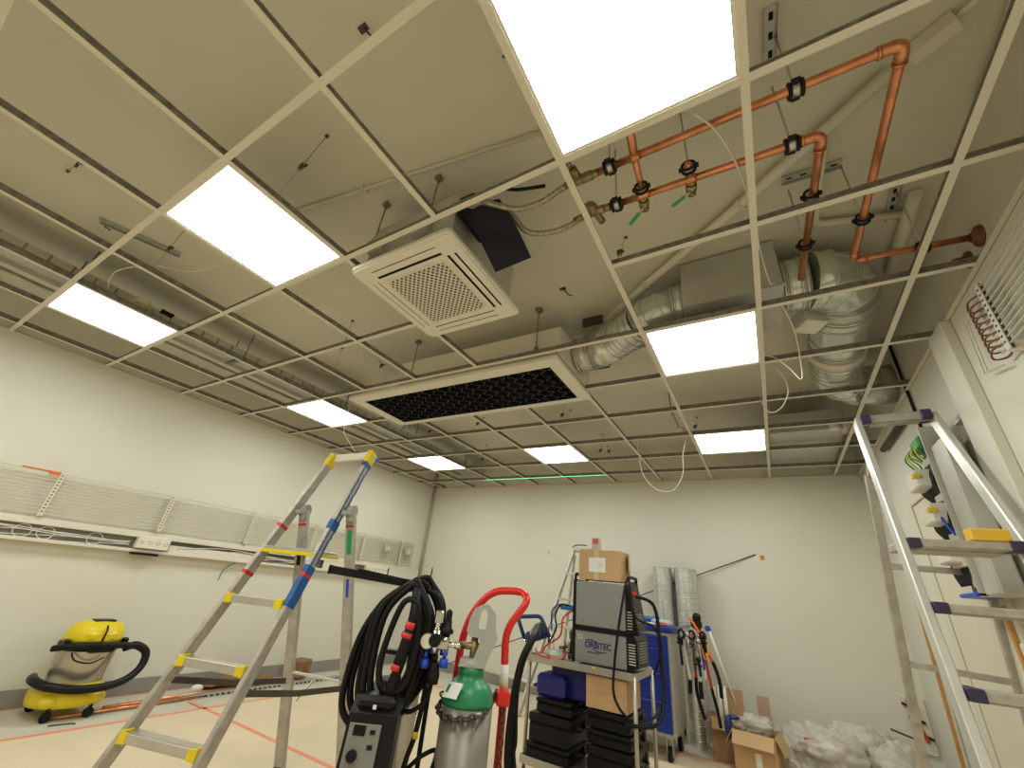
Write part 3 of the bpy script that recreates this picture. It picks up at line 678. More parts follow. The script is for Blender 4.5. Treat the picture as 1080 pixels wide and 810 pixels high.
# ------------------------------------------------------------------ left cable tray above the grid
ct = thing('cable_tray', (-3.95, 1.3, 2.74), 'perforated galvanised cable tray running above the grid along the left wall', 'cable tray')
mb = MB().bx(-4.10, -3.86, YF + .3, YB - .05, 2.76, 2.763).bx(-4.10, -4.097, YF + .3, YB - .05, 2.76, 2.82).bx(-3.863, -3.86, YF + .3, YB - .05, 2.76, 2.82)
y = YF + .4
while y < YB - .2:
    mb.bx(-3.861, -3.858, y, y + .012, 2.765, 2.815, mi=1); y += .12
build('tray_body', mb, ['galv', 'galvdark'], ct)
for k in range(7):
    y = -2 + k * 1.15
    build('tray_bracket', MB().bx(-4.13, -3.84, y, y + .03, 2.735, 2.758).tube([(-3.85, y + .015, 2.74), (-3.85, y + .015, ZS)], .005, 8).tube([(-4.115, y + .015, 2.74), (-4.115, y + .015, ZS)], .005, 8), 'galvdark', ct)
one('steel_conduit', MB().tube([(-4.28, YF + .4, 2.74), (-4.28, YB - .1, 2.74)], .022, 12), 'alu', 'bright steel conduit beside the cable tray above the left side', 'conduit')
one('ceiling_beam', MB().bx(XL + .002, -4.45, YF + .05, YB - .02, 2.86, ZS - .001), 'wall', 'cream boxed beam along the top of the left wall above the grid', 'beam')
# junction box and cables
jb = thing('junction_box', (-3.63, .62, 2.66), 'small white junction box with plugs above the leftmost light panel', 'junction box')
build('box_body', MB().bx(-3.70, -3.58, .58, .66, 2.67, 2.72, bev=.006), 'white', jb); build('plug', MB().bx(-3.60, -3.52, .66, .72, 2.655, 2.69, bev=.006), 'white', jb)
build('plug', MB().bx(-3.56, -3.52, .72, .80, 2.655, 2.68, bev=.004), 'blackp', jb)
def wcable(pts, label, r=.0035, m='cablewhite', name='white_cable', cat='cable', grp='loose white cables hanging at the ceiling grid'):
    return one(name, MB().tube(smooth_path(pts, 8), r, 8), m, label, cat, grp)
wcable(cable_a + [(.24, 2.03, 2.66)], 'white cable looping from the largest light panel past the copper pipes')
wcable(cable_b + [(.13, 2.61, 2.63)], 'white cable with a pointed kink hanging beside the lower duct')
wcable(cable_c + [(.13, 3.26, 2.6)], 'white cable in a small round loop below the far copper side duct')
wcable([(-.98, 4.0, 2.6)] + cable_d, 'long white cable drooping in a U below the grid near the back wall')
wcable([(-2.97, .45, 2.64)] + cable_e, 'white cable looping to the junction box above the left light panels')
wcable(cable_f, 'white cable leading to the light panel left of the air conditioner')
wcable([(-3.33, 2.3, 2.6)] + cable_g + [(-3.05, 2.3, 2.07)], 'short white cable hanging down beside the top of the platform ladder')
sd = thing('smoke_detector', (-.52, 3.95, 2.62), 'round white detector with bracket above the drooping U-shaped cable', 'detector')
build('detector_body', MB().lathe([(.02, 0), (.055, .01), (.06, .03), (.05, .04)], (-.55, 3.92, 2.60)), 'white', sd)
build('bracket', MB().tube([(-.55, 3.92, 2.64), (-.60, 3.85, 2.8), (-.60, 3.80, ZS)], .006, 8), 'galvdark', sd)
one('bulkhead_box', MB().bx(-.95, -.80, 2.38, 2.40, 2.93, ZS).bx(-1.5, -.95, 2.95, 3.05, 2.93, ZS), 'trunkdark', 'dark recess strip on the slab above the vent box corner', 'channel')
# hooks / anchors left in the slab
for (x, y, lab) in ((-1.05, .30, 'bent wire anchor left in the slab above the top edge of the largest light panel'), (-3.45, .22, 'rusty wire anchor in the slab far up on the left'), (-2.2, 3.5, 'wire hook hanging from the slab behind the honeycomb vent'), (-.95, 2.0, 'small metal anchor in the slab between air conditioner and silencer')):
    mb = MB().tube([(x, y, ZS), (x + .02, y + .01, ZS - .03), (x + .035, y + .04, ZS - .04), (x + .06, y + .03, ZS - .055)], .004, 6).bx(x - .02, x + .02, y - .012, y + .012, ZS - .006, ZS)
    one('slab_anchor', mb, 'trunkdark', lab, 'anchor', 'leftover anchors in the slab')

# ------------------------------------------------------------------ wire racks on the walls
def wire_rack(xw, sgn, y0, y1, z0, z1, posts, label, nw=12):
    t = thing('wire_rack', (xw, (y0 + y1) / 2, z0), label, 'wall rack')
    xf = xw + sgn * .05; mb = MB()
    for i in range(nw):
        z = z0 + (z1 - z0) * i / (nw - 1); mb.tube([(xf, y0, z), (xf, y1, z)], .0045, 6)
        mb.tube([(xf, y0, z), (xf - sgn * .035, y0 + .02, z)], .0035, 6)
    build('wires', mb, 'wirewhite', t)
    for y in posts:
        mb = MB().bx(xf - .006 if sgn > 0 else xf - .008, xf + .008 if sgn > 0 else xf + .006, y - .016, y + .016, z0 - .02, z1 + .012)
        mb.bx(min(xw, xf), max(xw, xf), y - .004, y + .004, z0 - .035, z0 + .01)
        p = build('post', mb, 'slotted', t)
        m2 = MB()
        for i in range(nw * 1):
            z = z0 + (z1 - z0) * (i + .5) / nw
            m2.bx(xf + sgn * .0075, xf + sgn * .0095, y - .006, y + .006, z - .004, z + .004)
        build('slots', m2, 'trunkdark', p)
    return t
wire_rack(XL, 1, -1.6, 5.20, 1.29, 1.59, (-.6, .19, .99, 1.79, 2.60, 3.40, 4.19, 4.93), 'long white horizontal wire rack fixed along the left wall')
rk = wire_rack(XR, -1, -.4, 2.13, 2.14, 2.42, (2.06, .9), 'white wire rack high on the right wall ending in curled wires', 11)
mb = MB()
for i in range(9):
    z = 2.15 + .03 * i; mb.tube(smooth_path([(XR - .05, 2.06, z), (XR - .07, 2.13, z + .01), (XR - .05, 2.20, z), (XR - .02, 2.17, z - .01), (XR - .03, 2.08, z - .012)], 4), .004, 6)
build('curled_wires', mb, 'copperold', rk)
mb = MB()
for q in (0, .03):
    mb.tube([(XR - .03, 2.10, 2.43), (XR - .03, 2.30 + q, 2.40), (XR - .03, 2.33 + q, 2.16), (XR - .03, 2.2, 2.12)], .0035, 6)
build('end_loop', mb, 'wirewhite', rk)
# trunking below the left rack
tr = thing('cable_trunking', (XL, 1.5, 1.10), 'open white cable trunking with grey inside below the left wire rack', 'trunking')
build('back_plate', MB().bx(XL, XL + .012, YF + .3, 5.38, 1.105, 1.225), 'trunkgrey', tr)
build('top_lip', MB().bx(XL, XL + .075, YF + .3, 5.38, 1.205, 1.23, bev=.004).bx(XL, XL + .03, YF + .3, 5.38, 1.23, 1.262, bev=.003), 'offwhite', tr)
build('bottom_lip', MB().bx(XL, XL + .075, YF + .3, 5.38, 1.085, 1.112, bev=.004), 'offwhite', tr)
for y0, y1 in ((1.93, 2.75), (3.62, 4.10), (4.75, 5.38)):
    build('cover_strip', MB().bx(XL + .066, XL + .072, y0, y1, 1.112, 1.205) if y0 > 3 else MB().bx(XL + .050, XL + .056, y0, y1, 1.112, 1.17), 'offwhite', tr)
def socket(y0, y1, n, label):
    s = thing('socket_block', (XL + .04, (y0 + y1) / 2, 1.11), label, 'socket', 'socket blocks in the left trunking')
    build('face_plate', MB().bx(XL + .03, XL + .10, y0, y1, 1.118, 1.222, bev=.006), 'white', s)
    for i in range(n):
        y = y0 + (y1 - y0) * (i + .5) / n
        mb = MB().lathe([(.021, 0), (.021, .001), (.017, .001), (.017, .0015)], (XL + .10, y, 1.175), (1, 0, 0), 20)
        o = build('socket', mb, 'offwhite', s)
        build('pin_holes', MB().bx(XL + .1012, XL + .1022, y - .010, y - .005, 1.172, 1.178).bx(XL + .1012, XL + .1022, y + .005, y + .010, 1.172, 1.178), 'dark', o)
socket(1.66, 1.91, 4, 'white four-gang socket block in the trunking, nearest in the room')
socket(3.28, 3.46, 3, 'white socket block in the trunking behind the platform ladder')
socket(4.30, 4.70, 6, 'farthest long white socket block in the left trunking')
one('black_strip', MB().bx(XL + .03, XL + .09, 1.66, 1.86, 1.066, 1.084), 'blackp', 'black strip stuck under the nearest socket block', 'strip')
for i, (a, b, lab) in enumerate(((-.3, 1.62, 'bundle of white cables lying in the open left trunking near the camera'), (2.0, 3.25, 'white cables inside the trunking left of the ladder'))):
    mb = MB()
    for q in range(5):
        pts = [(XL + .03 + .008 * q, a + (b - a) * t, 1.125 + .012 * q + .022 * math.sin(t * 7 + q * 1.3)) for t in [k / 9 for k in range(10)]]
        mb.tube(smooth_path(pts, 4), .0035, 6)
    one('cable_bundle', mb, 'cablewhite', lab, 'cable')
for y, lab in ((.95, 'white cable loop standing in the trunking, first of three'), (1.08, 'white cable loop in the trunking, middle of three'), (1.38, 'white cable loop in the trunking nearest the socket block')):
    mb = MB().tube([(XL + .05, y + .05 * math.cos(a), 1.155 + .045 * math.sin(a)) for a in [2 * PI * k / 20 for k in range(20)]], .003, 6, closed=True)
    one('cable_loop', mb, 'cablewhite', lab, 'cable', 'cable loops in the trunking')
wcable([(XL + .05, p[1], p[2]) for p in wire_down] + [(XL + .05, 3.2, 1.19)], 'thin black wire hanging in an arc from the trunking left of the ladder', .004, 'blackp', 'black_wire', 'wire', None)
for y, lab in ((4.62, 'grey switch box on the left wire rack, nearer one'), (5.06, 'grey switch box on the left wire rack by the room corner')):
    s = thing('switch_box', (XL + .06, y, 1.44), lab, 'switch', 'switch boxes on the left rack')
    build('housing', MB().bx(XL + .055, XL + .10, y - .055, y + .055, 1.42, 1.51, bev=.006), 'galv', s); build('button', MB().bx(XL + .10, XL + .108, y - .02, y + .01, 1.44, 1.49), 'white', s)
for y, lab in ((.93, 'orange clip on the top wire of the left rack near the camera'), (3.86, 'orange clip on the left rack seen right of the ladder')):
    one('orange_clip', MB().bx(XL + .05, XL + .07, y - .02, y + .04, 1.575, 1.60).bx(XL + .052, XL + .060, y - (.18 if y < 2 else .03), y, 1.592, 1.600), 'orange', lab, 'clip', 'orange clips on the rack')

# ------------------------------------------------------------------ right wall details
one('duct_casing', MB().bx(XR - .045, XR, 2.50, 2.70, 0.3, G - .001, bev=.005), 'wall', 'white boxed vertical casing on the right wall', 'casing')
one('wall_conduit', MB().tube([(XR - .012, 3.36, 2.98), (XR - .012, 3.35, 2.20)], .009, 8), 'blackp', 'thin black vertical cable on the right wall above the door', 'cable')
one('dark_conduit', MB().tube([(XR - .03, 4.24, 2.42), (XR - .03, 3.62, 2.41)], .022, 10), 'trunkdark', 'short dark pipe on the right wall under the grid, behind the ladder top', 'pipe')
b_ = thing('wall_bracket', (XR - .02, 2.74, 2.10), 'small metal bracket on the right wall beside the ladder rail', 'bracket')
build('bracket_arm', MB().bx(XR - .03, XR - .001, 2.68, 2.84, 2.10, 2.125), 'galv', b_); build('screw', MB().cyl((XR - .02, 2.73, 2.10), (XR - .02, 2.73, 2.06), .008), 'trunkdark', b_)
# tall electrical riser with open cavities
er = thing('electrical_riser', (XR - .06, 3.05, 1.3), 'tall open electrical riser on the right wall crammed with boxes and wires', 'electrical enclosure')
ex = XR - .13
build('closed_cover', MB().bx(ex + .02, XR - .025, 2.82, 3.00, 1.30, 2.04, bev=.01), 'ebox', er)
build('back_plate', MB().bx(XR - .05, XR - .025, 3.00, 3.36, 1.32, 2.16), 'trunkdark', er)
build('side_wall', MB().bx(ex, XR - .025, 3.00, 3.012, 1.30, 2.16), 'ebox', er)
mb = MB()
for z0, z1 in ((1.985, 2.13), ):
    mb.bx(ex - .01, XR - .05, 3.03, 3.34, z0, z1, bev=.01)
build('terminal_bracket', MB().bx(ex + .01, XR - .05, 3.02, 3.35, 2.10, 2.125).bx(ex + .01, XR - .05, 3.02, 3.04, 1.98, 2.11), 'galv', er)
mb = MB()
for q in range(9):
    y = 3.06 + .03 * q; mb.tube(smooth_path([(ex + .02, y, 2.12), (ex - .01 - .004 * (q % 3), y + .02, 2.06), (ex + .015, y + .035 * math.sin(q), 2.0), (ex + .03, y, 1.93)], 5), .005, 6, mi=q % 3 == 1)
build('wiring', mb, ['greenw', 'yellow'], er, label='green and yellow wires')
build('green_cover', MB().bx(ex - .01, ex + .06, 3.04, 3.20, 2.055, 2.125, bev=.01), 'greenw', er, label='green cover at the top')
for z, yy in ((1.90, 3.20), (1.70, 3.14), (1.50, 3.12)):
    s = build('socket_box', MB().box((ex - .005, yy, z), (.10, .17, .10), None, 0, .008), 'white', er)
    build('yellow_tab', MB().box((ex - .045, yy - .075, z + .012), (.035, .04, .022), None, 0, .003), 'yellow', s)
    build('divider', MB().bx(ex + .01, XR - .05, 3.01, 3.16, z + .065, z + .10), 'slatgrey', s)
mb = MB()
for q in range(10):
    y = 3.04 + .028 * q
    mb.tube(smooth_path([(ex + .03, y, 1.97), (ex + .01, y + .03, 1.86), (ex + .035, y - .01, 1.78), (ex + .01, y + .02, 1.66), (ex + .035, y, 1.58), (ex + .02, y + .02, 1.44), (ex + .03, y, 1.36)], 5), .009, 6)
build('black_cabling', mb, 'blackp', er)
build('blue_wire', MB().tube(smooth_path([(ex, 3.10, 1.72), (ex - .02, 3.05, 1.66), (ex, 3.02, 1.58)], 5), .006, 8), 'bluecap', er)
build('beige_plate', MB().bx(ex + .02, ex + .03, 3.01, 3.11, 1.345, 1.43), 'beige', er)
build('white_rail', MB().bx(ex - .01, ex + .01, 3.01, 3.20, 1.435, 1.465), 'offwhite', er)
build('bottom_lip', MB().bx(ex - .012, XR - .04, 3.00, 3.24, 1.30, 1.318, bev=.004), 'bluecap', er, label='blue bottom edge')
# switch plate and wood strips
s = thing('switch_plate', (XR - .02, 3.05, 1.0), 'white switch plate on the right wall below the electrical riser', 'switch')
s.location = V((XR, 2.98, 1.02))
build('plate', MB().bx(XR - .04, XR, 2.90, 3.08, 1.02, 1.12, bev=.006), 'white', s); build('rocker', MB().bx(XR - .046, XR - .04, 2.94, 3.04, 1.04, 1.10, bev=.002), 'offwhite', s)
one('wall_cable', MB().tube([(XR - .02, 2.97, 1.02), (XR - .02, 2.98, .3)], .010, 8), 'trunkdark', 'dark cable running down from the white switch plate', 'cable')
one('wooden_lath', MB().beam((XR - .035, 4.80, 0.0), (XR - .03, 4.60, 1.74), .035, .018, (0, 1, 0)), 'wood', 'thin orange-brown wooden lath leaning on the right wall past the door', 'lath')
one('wooden_strip', MB().bx(XR - .038, XR - .024, 3.115, 3.145, 0.75, 1.27), 'wood', 'short wooden strip on the door frame below the electrical riser', 'lath')
# ------------------------------------------------------------------ platform ladder on the left
A_ = V((-2.811, 1.520, .914)); D_ = V((-.0203, -.1145, -.304)); B_ = V((-2.466, 1.646, .913)); E_ = V((.020, -.112, -.304))
def lineat(P, D, z): return P + D * ((P.z - z) / -D.z)
ls = thing('platform_ladder', (-2.6, 1.8, 0), 'aluminium platform step ladder with yellow brackets and one blue-splattered rail', 'ladder')
lt, rt = V((-2.728, 1.878, 1.85)), V((-2.450, 1.995, 1.895))
lb_, rb_ = V((-2.865, 1.185, 0)), V((-2.36, 1.345, 0))
side = V((.94, .33, 0)).normalized()
def stile(a, b, w=.030, h=.070, name='stile', m='aluw', s=side):
    mb = MB().beam(a, b, w, h, s, bev=.004); return build(name, mb, m, ls)
stile(lb_, lt); rs = stile(rb_, rt)
def mixp(a, b, t): return a + (b - a) * t
# blue splattered stretch on the right stile
def onr(z): return mixp(rb_, rt, z / rt.z)
def onl(z): return mixp(lb_, lt, z / lt.z)
back = V((-.33, .94, 0)).normalized()
mb = MB()
for z0, z1 in ((.90, 1.12),): mb.beam(onr(z0), onr(z1), .032, .072, side)
for k in range(9):
    z0 = 1.13 + k * .077
    mb.beam(onr(z0) + back * (.020 if k % 2 else .026), onr(z0 + .074) + back * (.020 if k % 2 else .026), .0325, .016, side)
    mb.beam(onr(z0) - back * .024, onr(z0 + .072) - back * .024, .0325, .014, side)
mb.beam(onr(1.34), onr(1.40), .034, .074, side); mb.beam(onr(1.80), onr(1.868), .034, .074, side)
build('blue_film', mb, 'blue', rs, label='blue splattered film')
# treads
ux = None
for i, z in enumerate((.306, .61, .914)):
    l = onl(z); r = onr(z); ax = (r - l).normalized(); dp = Z.cross(ax).normalized(); c = (l + r) / 2
    mb = MB().box(c + V((0, 0, .0)), ((r - l).length - .03, .085, .028), (ax, dp, Z), 0, .003)
    mb.box(c - dp * .044, ((r - l).length - .03, .008, .040), (ax, dp, Z), 0, .002)
    t = build('tread', mb, 'alu', ls)
    for s, p in ((1, l), (-1, r)):
        build('tread_bracket', MB().box(p + ax * (s * .022) - dp * .02 + V((0, 0, .0)), (.018, .062, .052), (ax, dp, Z), 0, .003).box(p + ax * (s * .045) - dp * .048, (.035, .006, .046), (ax, dp, Z), 0, .002), 'yellow', t)
# platform
l = onl(1.20); r = onr(1.20); ax = (r - l).normalized(); dp = Z.cross(ax).normalized(); c = (l + r) / 2 + dp * .10
mb = MB().box(c, ((r - l).length - .02, .27, .030), (ax, dp, Z), 0, .004); pf = build('platform', mb, 'alu', ls)
mb = MB().box(c - dp * .138 - Z * .014, ((r - l).length, .014, .022), (ax, dp, Z), 0, .002)
for s in (-1, 1): mb.box(c + ax * (s * ((r - l).length / 2 - .008)) - Z * .014, (.016, .27, .018), (ax, dp, Z), 0, .002)
build('yellow_edge', mb, 'yellow', pf)
# top rail with corners
ax = (rt - lt).normalized()
build('top_rail', MB().box((lt + rt) / 2 + Z * .01 + back * .01, ((rt - lt).length + .02, .035, .055), (ax, Z.cross(ax).normalized(), Z), 0, .004), 'white', ls)
for p, d0, m_ in ((lt, onl(1.79), 'yellow'), (rt, onr(1.83), 'yellow')):
    up_ = (p - d0).normalized()
    mb = MB().beam(d0, p + up_ * .035, .044, .080, side, bev=.006)
    mb.box(p + back * .05 + Z * .0, (.012, .10, .02), (ax, Z.cross(ax).normalized(), Z), 0, .003)
    build('corner_cap', mb, m_, ls)
build('blue_cap_end', MB().box(rt + back * .07 + Z * .01, (.03, .09, .045), (ax, Z.cross(ax).normalized(), Z), 0, .006), 'blue', ls, label='blue splattered cap end')
# rear legs
rl0, rl1 = V((-2.748, 1.80, 1.464)), V((-2.700, 2.13, 0)); rr0, rr1 = V((-2.408, 1.918, 1.478)), V((-2.375, 2.32, 0))
for a, b in ((rl0, rl1), (rr0, rr1)):
    g_ = build('rear_leg', MB().beam(a, b, .066, .030, side, bev=.004), 'aluw', ls)
    build('rubber_foot', MB().beam(b + (a - b).normalized() * .05, b, .066, .036, side, bev=.006), 'black', g_)
    u = (b - a).normalized()
    build('hinge', MB().cyl(a - side * .022 + Z * .0, a + side * .022, .042, n=18).box(a + u * .03, (.046, .06, .08), (side, V((-side.y, side.x, 0)), Z), 0, .01), 'guard', g_)
    st_ = onl(1.44) if a is rl0 else onr(1.455); build('hinge_arm', MB().beam(st_, a, .030, .07, Z, bev=.006), 'guard', g_)
    build('red_band', MB().beam(a + u * .085, a + u * .100, .061, .032, side), 'redp', g_)
u = (rr1 - rr0).normalized()
build('green_label', MB().beam(rr0 + u * .115, rr0 + u * .27, .034, .0305, side), 'lever', ls); build('blue_label', MB().beam(rr0 + u * .42, rr0 + u * .53, .020, .0305, side), 'bluecap', ls)
build('red_band', MB().beam(rr0 + u * .355, rr0 + u * .37, .061, .032, side), 'redp', ls)
build('warning_label', MB().beam(rl0 + (rl1 - rl0).normalized() * .27, rl0 + (rl1 - rl0).normalized() * .35, .030, .0305, side), 'blackp', ls)
for z, f in ((1.33, onl), (1.04, onl), (1.06, onr)):
    build('red_band', MB().beam(f(z), f(z + .018), .033, .074, side), 'redp', ls)
for p in (lb_, rb_): build('rubber_foot', MB().beam(p + V((.0, .03, .07)), p, .040, .080, side, bev=.006), 'black', ls)
# spreaders and rear brace
def atz(a, b, z): return a + (b - a) * ((a.z - z) / (a.z - b.z))
for fz, rz, F, R0_, R1_ in ((.52, .47, onl, rl0, rl1), (.52, .47, onr, rr0, rr1)):
    a = F(fz); b = atz(R0_, R1_, rz); m_ = (a + b) / 2 + V((0, 0, -.012))
    build('spreader', MB().beam(a, m_, .008, .030, side, bev=.002).beam(m_, b, .008, .030, side, bev=.002), 'trunkdark', ls)
a, b = atz(rl0, rl1, .52), atz(rr0, rr1, .50)
build('rear_brace', MB().beam(a, b, .010, .03, (0, 0, 1)), 'alus', ls)
build('spreader_link', MB().beam(mixp(a, b, .5), mixp(a, b, .5) + V((.02, -.12, -.10)), .006, .012), 'alus', ls)

# ------------------------------------------------------------------ trestle ladder on the right
rlad = thing('trestle_ladder', (.65, 2.7, 0), 'worn wide aluminium trestle ladder with purple tread caps by the right wall', 'ladder')
def rL(z): return V((.494, 2.39, 1.447)) + V((-.0225, -.1537, -.2408)) * ((1.447 - z) / .2408)
def rR(z): return V((.862, 2.424, 1.447)) + V((-.0065, -.141, -.241)) * ((1.447 - z) / .241)
s2 = V((.99, .1, 0)).normalized()
build('stile', MB().beam(rL(0), rL(2.165), .028, .065, s2, bev=.004), 'alus', rlad); build('stile', MB().beam(rR(0), rR(2.165), .028, .065, s2, bev=.004), 'alus', rlad)
for i, z in enumerate((2.165, 1.447, 1.206, .965, .724, .483, .242)):
    l, r = rL(z), rR(z); ax = (r - l).normalized(); dp = Z.cross(ax).normalized(); Ln = (r - l).length; c = (l + r) / 2
    wd, hg = ((.085, .045) if z > 2 else (.26, .032) if z > 1.4 else (.085, .030))
    off = dp * (wd / 2 - .035) if z > 1.4 else dp * 0
    t = build('tread', MB().box(c + off, (Ln - .03, wd, hg), (ax, dp, Z), 0, .004).box(c + off - Z * (hg / 2) - dp * wd * .2, (Ln - .03, .02, .008), (ax, dp, Z)), 'aluw', rlad)
    for s, p in ((1, l), (-1, r)):
        build('purple_cap', MB().box(p + ax * (s * .033) + (off - dp * (wd / 2 - .045) if wd > .1 else dp * 0) - dp * .005, (.042, min(wd, .09) + .006, hg + .006), (ax, dp, Z), 0, .003), 'purple', t)
b0, b1 = V((.575, 3.02, 1.90)), V((.515, 3.62, 0))
ddr = V((.37, .02, 0))
for o_ in (V((0, 0, 0)), ddr):
    build('rear_leg', MB().beam(b0 + o_, b1 + o_ * 1.25, .040, .025, s2, bev=.003), 'aluw', rlad)
a = atz(b0, b1, .965); build('rear_brace', MB().beam(a, atz(b0 + ddr, b1 + ddr * 1.25, .945), .03, .018, (0, 0, 1), bev=.002), 'aluw', rlad)
a = atz(b0, b1, 1.43); build('rear_brace', MB().beam(a, atz(b0 + ddr, b1 + ddr * 1.25, 1.42), .03, .018, (0, 0, 1), bev=.002), 'aluw', rlad)
for s, F in ((0, rL), (1, rR)):
    p = F(1.92) + V((0, .02, 0)); q = b0 + ddr * s
    build('hinge_arm', MB().beam(p, q, .012, .04, s2, bev=.002), 'aluw', rlad)
one('yellow_case', MB().box((.764, 2.405, 1.4865), (.115, .055, .046), (V((.99, .1, 0)), V((-.1, .99, 0)), Z), 0, .004), 'yellowo', 'yellow plastic case resting on the upper platform of the trestle ladder', 'case')

# ------------------------------------------------------------------ vacuum cleaner
vc = thing('vacuum_cleaner', (-4.56, 1.6, 0), 'yellow wet and dry vacuum cleaner with a black hose coiled round its tank', 'vacuum cleaner')
vx, vy = -4.58, 1.60
mb = MB().lathe([(.10, .07), (.205, .075), (.215, .11), (.200, .165), (.165, .205)], (vx, vy, 0), n=32)
for a in (40, 140, 220, 320): mb.sphere((vx + .175 * math.cos(math.radians(a)), vy + .19 * math.sin(math.radians(a)), .115), .062, 10, sc=(1, 1, .75))
build('chassis', mb, 'yellow', vc)
build('tank', MB().lathe([(.150, .19), (.158, .20), (.172, .40), (.172, .415)], (vx, vy, 0), n=36), 'vactank', vc)
hd = build('motor_head', MB().lathe([(.175, .455), (.176, .48), (.165, .535), (.135, .575), (.06, .59)], (vx, vy, 0), n=36).box((vx + .05, vy, .50), (.24, .20, .09), None, 0, .03), 'yellow', vc)
build('handle_recess', MB().box((vx + .02, vy + .01, .592), (.09, .13, .012), None, 0, .004).tube(smooth_path([(vx + .155, vy - .0, .57), (vx + .18, vy, .54), (vx + .175, vy, .47)], 5), .006), 'blackp', hd)
build('band', MB().lathe([(.172, .405), (.186, .41), (.188, .45), (.176, .46)], (vx, vy, 0), n=36).box((vx + .17, vy + .02, .425), (.05, .16, .05), None, 0, .01), 'blackp', vc)
for s in (-1, 1): build('clip', MB().box((vx + .09, vy + s * .175, .45), (.05, .035, .06), None, 0, .008), 'blackp', vc)
hp = []
for k in range(15):
    a = math.radians(-155 + k * 21); r = .215 + .012 * math.sin(k)
    hp.append((vx + r * math.cos(a), vy + r * math.sin(a), .215 + .012 * math.cos(a * 2)))
hp += [(vx + .16, vy + .33, .26), (vx + .17, vy + .36, .34), (vx + .17, vy + .30, .40), (vx + .18, vy + .19, .40)]
hp2 = [(vx - .12, vy - .20, .22), (vx + .02, vy - .235, .23), (vx + .15, vy - .19, .21), (vx + .225, vy - .05, .19), (vx + .23, vy + .12, .19), (vx + .20, vy + .25, .22), (vx + .16, vy + .33, .29), (vx + .14, vy + .33, .38), (vx + .13, vy + .25, .43), (vx + .15, vy + .17, .42)]
build('suction_hose', MB().tube(smooth_path(hp2, 8), .027, 14), 'blackp', vc)
build('upper_hose', MB().tube(smooth_path([(vx + .06, vy - .225, .42), (vx + .15, vy - .14, .445), (vx + .20, vy, .45), (vx + .17, vy + .14, .44), (vx + .12, vy + .23, .43)], 8), .021, 12), 'blackp', vc)
build('power_cord', MB().tube(smooth_path([(vx + .13, vy - .13, .40), (vx + .185, vy - .11, .36), (vx + .20, vy - .02, .34), (vx + .19, vy + .05, .37)], 6), .005, 8), 'black', vc)
for a in (35, 145, 215, 325):
    px, py = vx + .20 * math.cos(math.radians(a)), vy + .20 * math.sin(math.radians(a))
    build('caster', MB().cyl((px - .011, py, .03), (px + .011, py, .03), .030, n=18).cyl((px, py, .05), (px, py, .09), .012), 'blackp', vc)

# ------------------------------------------------------------------ floor clutter on the left
for i, (a, b, r, lab) in enumerate((((-4.44, 1.52), (-4.48, 2.55), .011, 'copper tube on the floor, its bright end nearest the vacuum cleaner'), ((-4.50, 1.83), (-4.62, 3.1), .016, 'thicker copper tube on the floor, second from the vacuum cleaner'), ((-4.56, 2.1), (-4.60, 3.3), .009, 'thinnest copper tube on the floor, closest to the left wall'))):
    one('copper_tube', MB().tube([(*a, .004 + r), (*b, .004 + r)], r, 12), 'copper', lab, 'tube', 'copper tubes on the floor')
mb = MB().bx(-4.52, -4.47, 2.35, 4.2, .0005, .004).bx(-4.52, -4.517, 2.35, 4.2, .004, .03).bx(-4.473, -4.47, 2.35, 4.2, .004, .03)
for k in range(36): mb.bx(-4.4705, -4.4685, 2.38 + k * .05, 2.41 + k * .05, .010, .022, mi=1)
one('perforated_profile', mb, ['galv', 'dark'], 'perforated steel profile lying on the floor beside the copper tubes', 'profile')
mb = MB(); random.seed(3)
n = 9; vs = []; fs = []
for i in range(n):
    for j in range(5):
        x = -4.82 + .06 * j; y = 2.62 + .085 * i
        vs.append((x + random.uniform(-.015, .015), y + random.uniform(-.02, .02), .018 + random.uniform(0, .055) + (.03 if 2 < i < 6 else 0)))
for i in range(n - 1):
    for j in range(4): fs.append((i * 5 + j, i * 5 + j + 1, i * 5 + j + 6, i * 5 + j + 5))
mb._add(vs, fs); mb._add([(v[0], v[1], .002) for v in vs], fs)
one('crumpled_paper', mb, 'brownp', 'crumpled brown wrapping paper on the floor by the left wall behind the ladder', 'paper')
mb = MB().box((-4.72, 3.62, .10), (.16, .20, .16), (V((.9, .4, 0)).normalized(), V((-.4, .9, 0)).normalized(), Z), 0, .01)
one('brown_carton', mb, 'brownp', 'small brown carton near the left wall seen through the ladder', 'carton')
one('crumpled_rag', MB().sphere((-4.66, 2.55, .035), .04, 8, sc=(1, 1.3, .8)), 'paper', 'small white crumpled rag beside the brown wrapping paper', 'rag')
one('floor_wire', MB().tube([(-4.32, 1.49, .006), (-4.30, 1.60, .006), (-4.28, 1.62, .006)], .004, 6), 'trunkdark', 'short dark piece of wire on the floor below the vacuum cleaner', 'wire')

# ------------------------------------------------------------------ welding machine cart (front left)
RXv, RYv = V((.842, .539, 0)), V((-.539, .842, 0))
def LW(o, s, d, z): return V(o) + RXv * s + RYv * d + V((0, 0, z))
wc = thing('welding_cart', (-1.36, 1.55, 0), 'black welding machine on a cart with a boom arm holding coiled black hoses', 'welding machine')
w0 = V((-1.33, 1.38, 0))   # front face centre on floor
fr = (V((.842, .539, 0))).normalized()
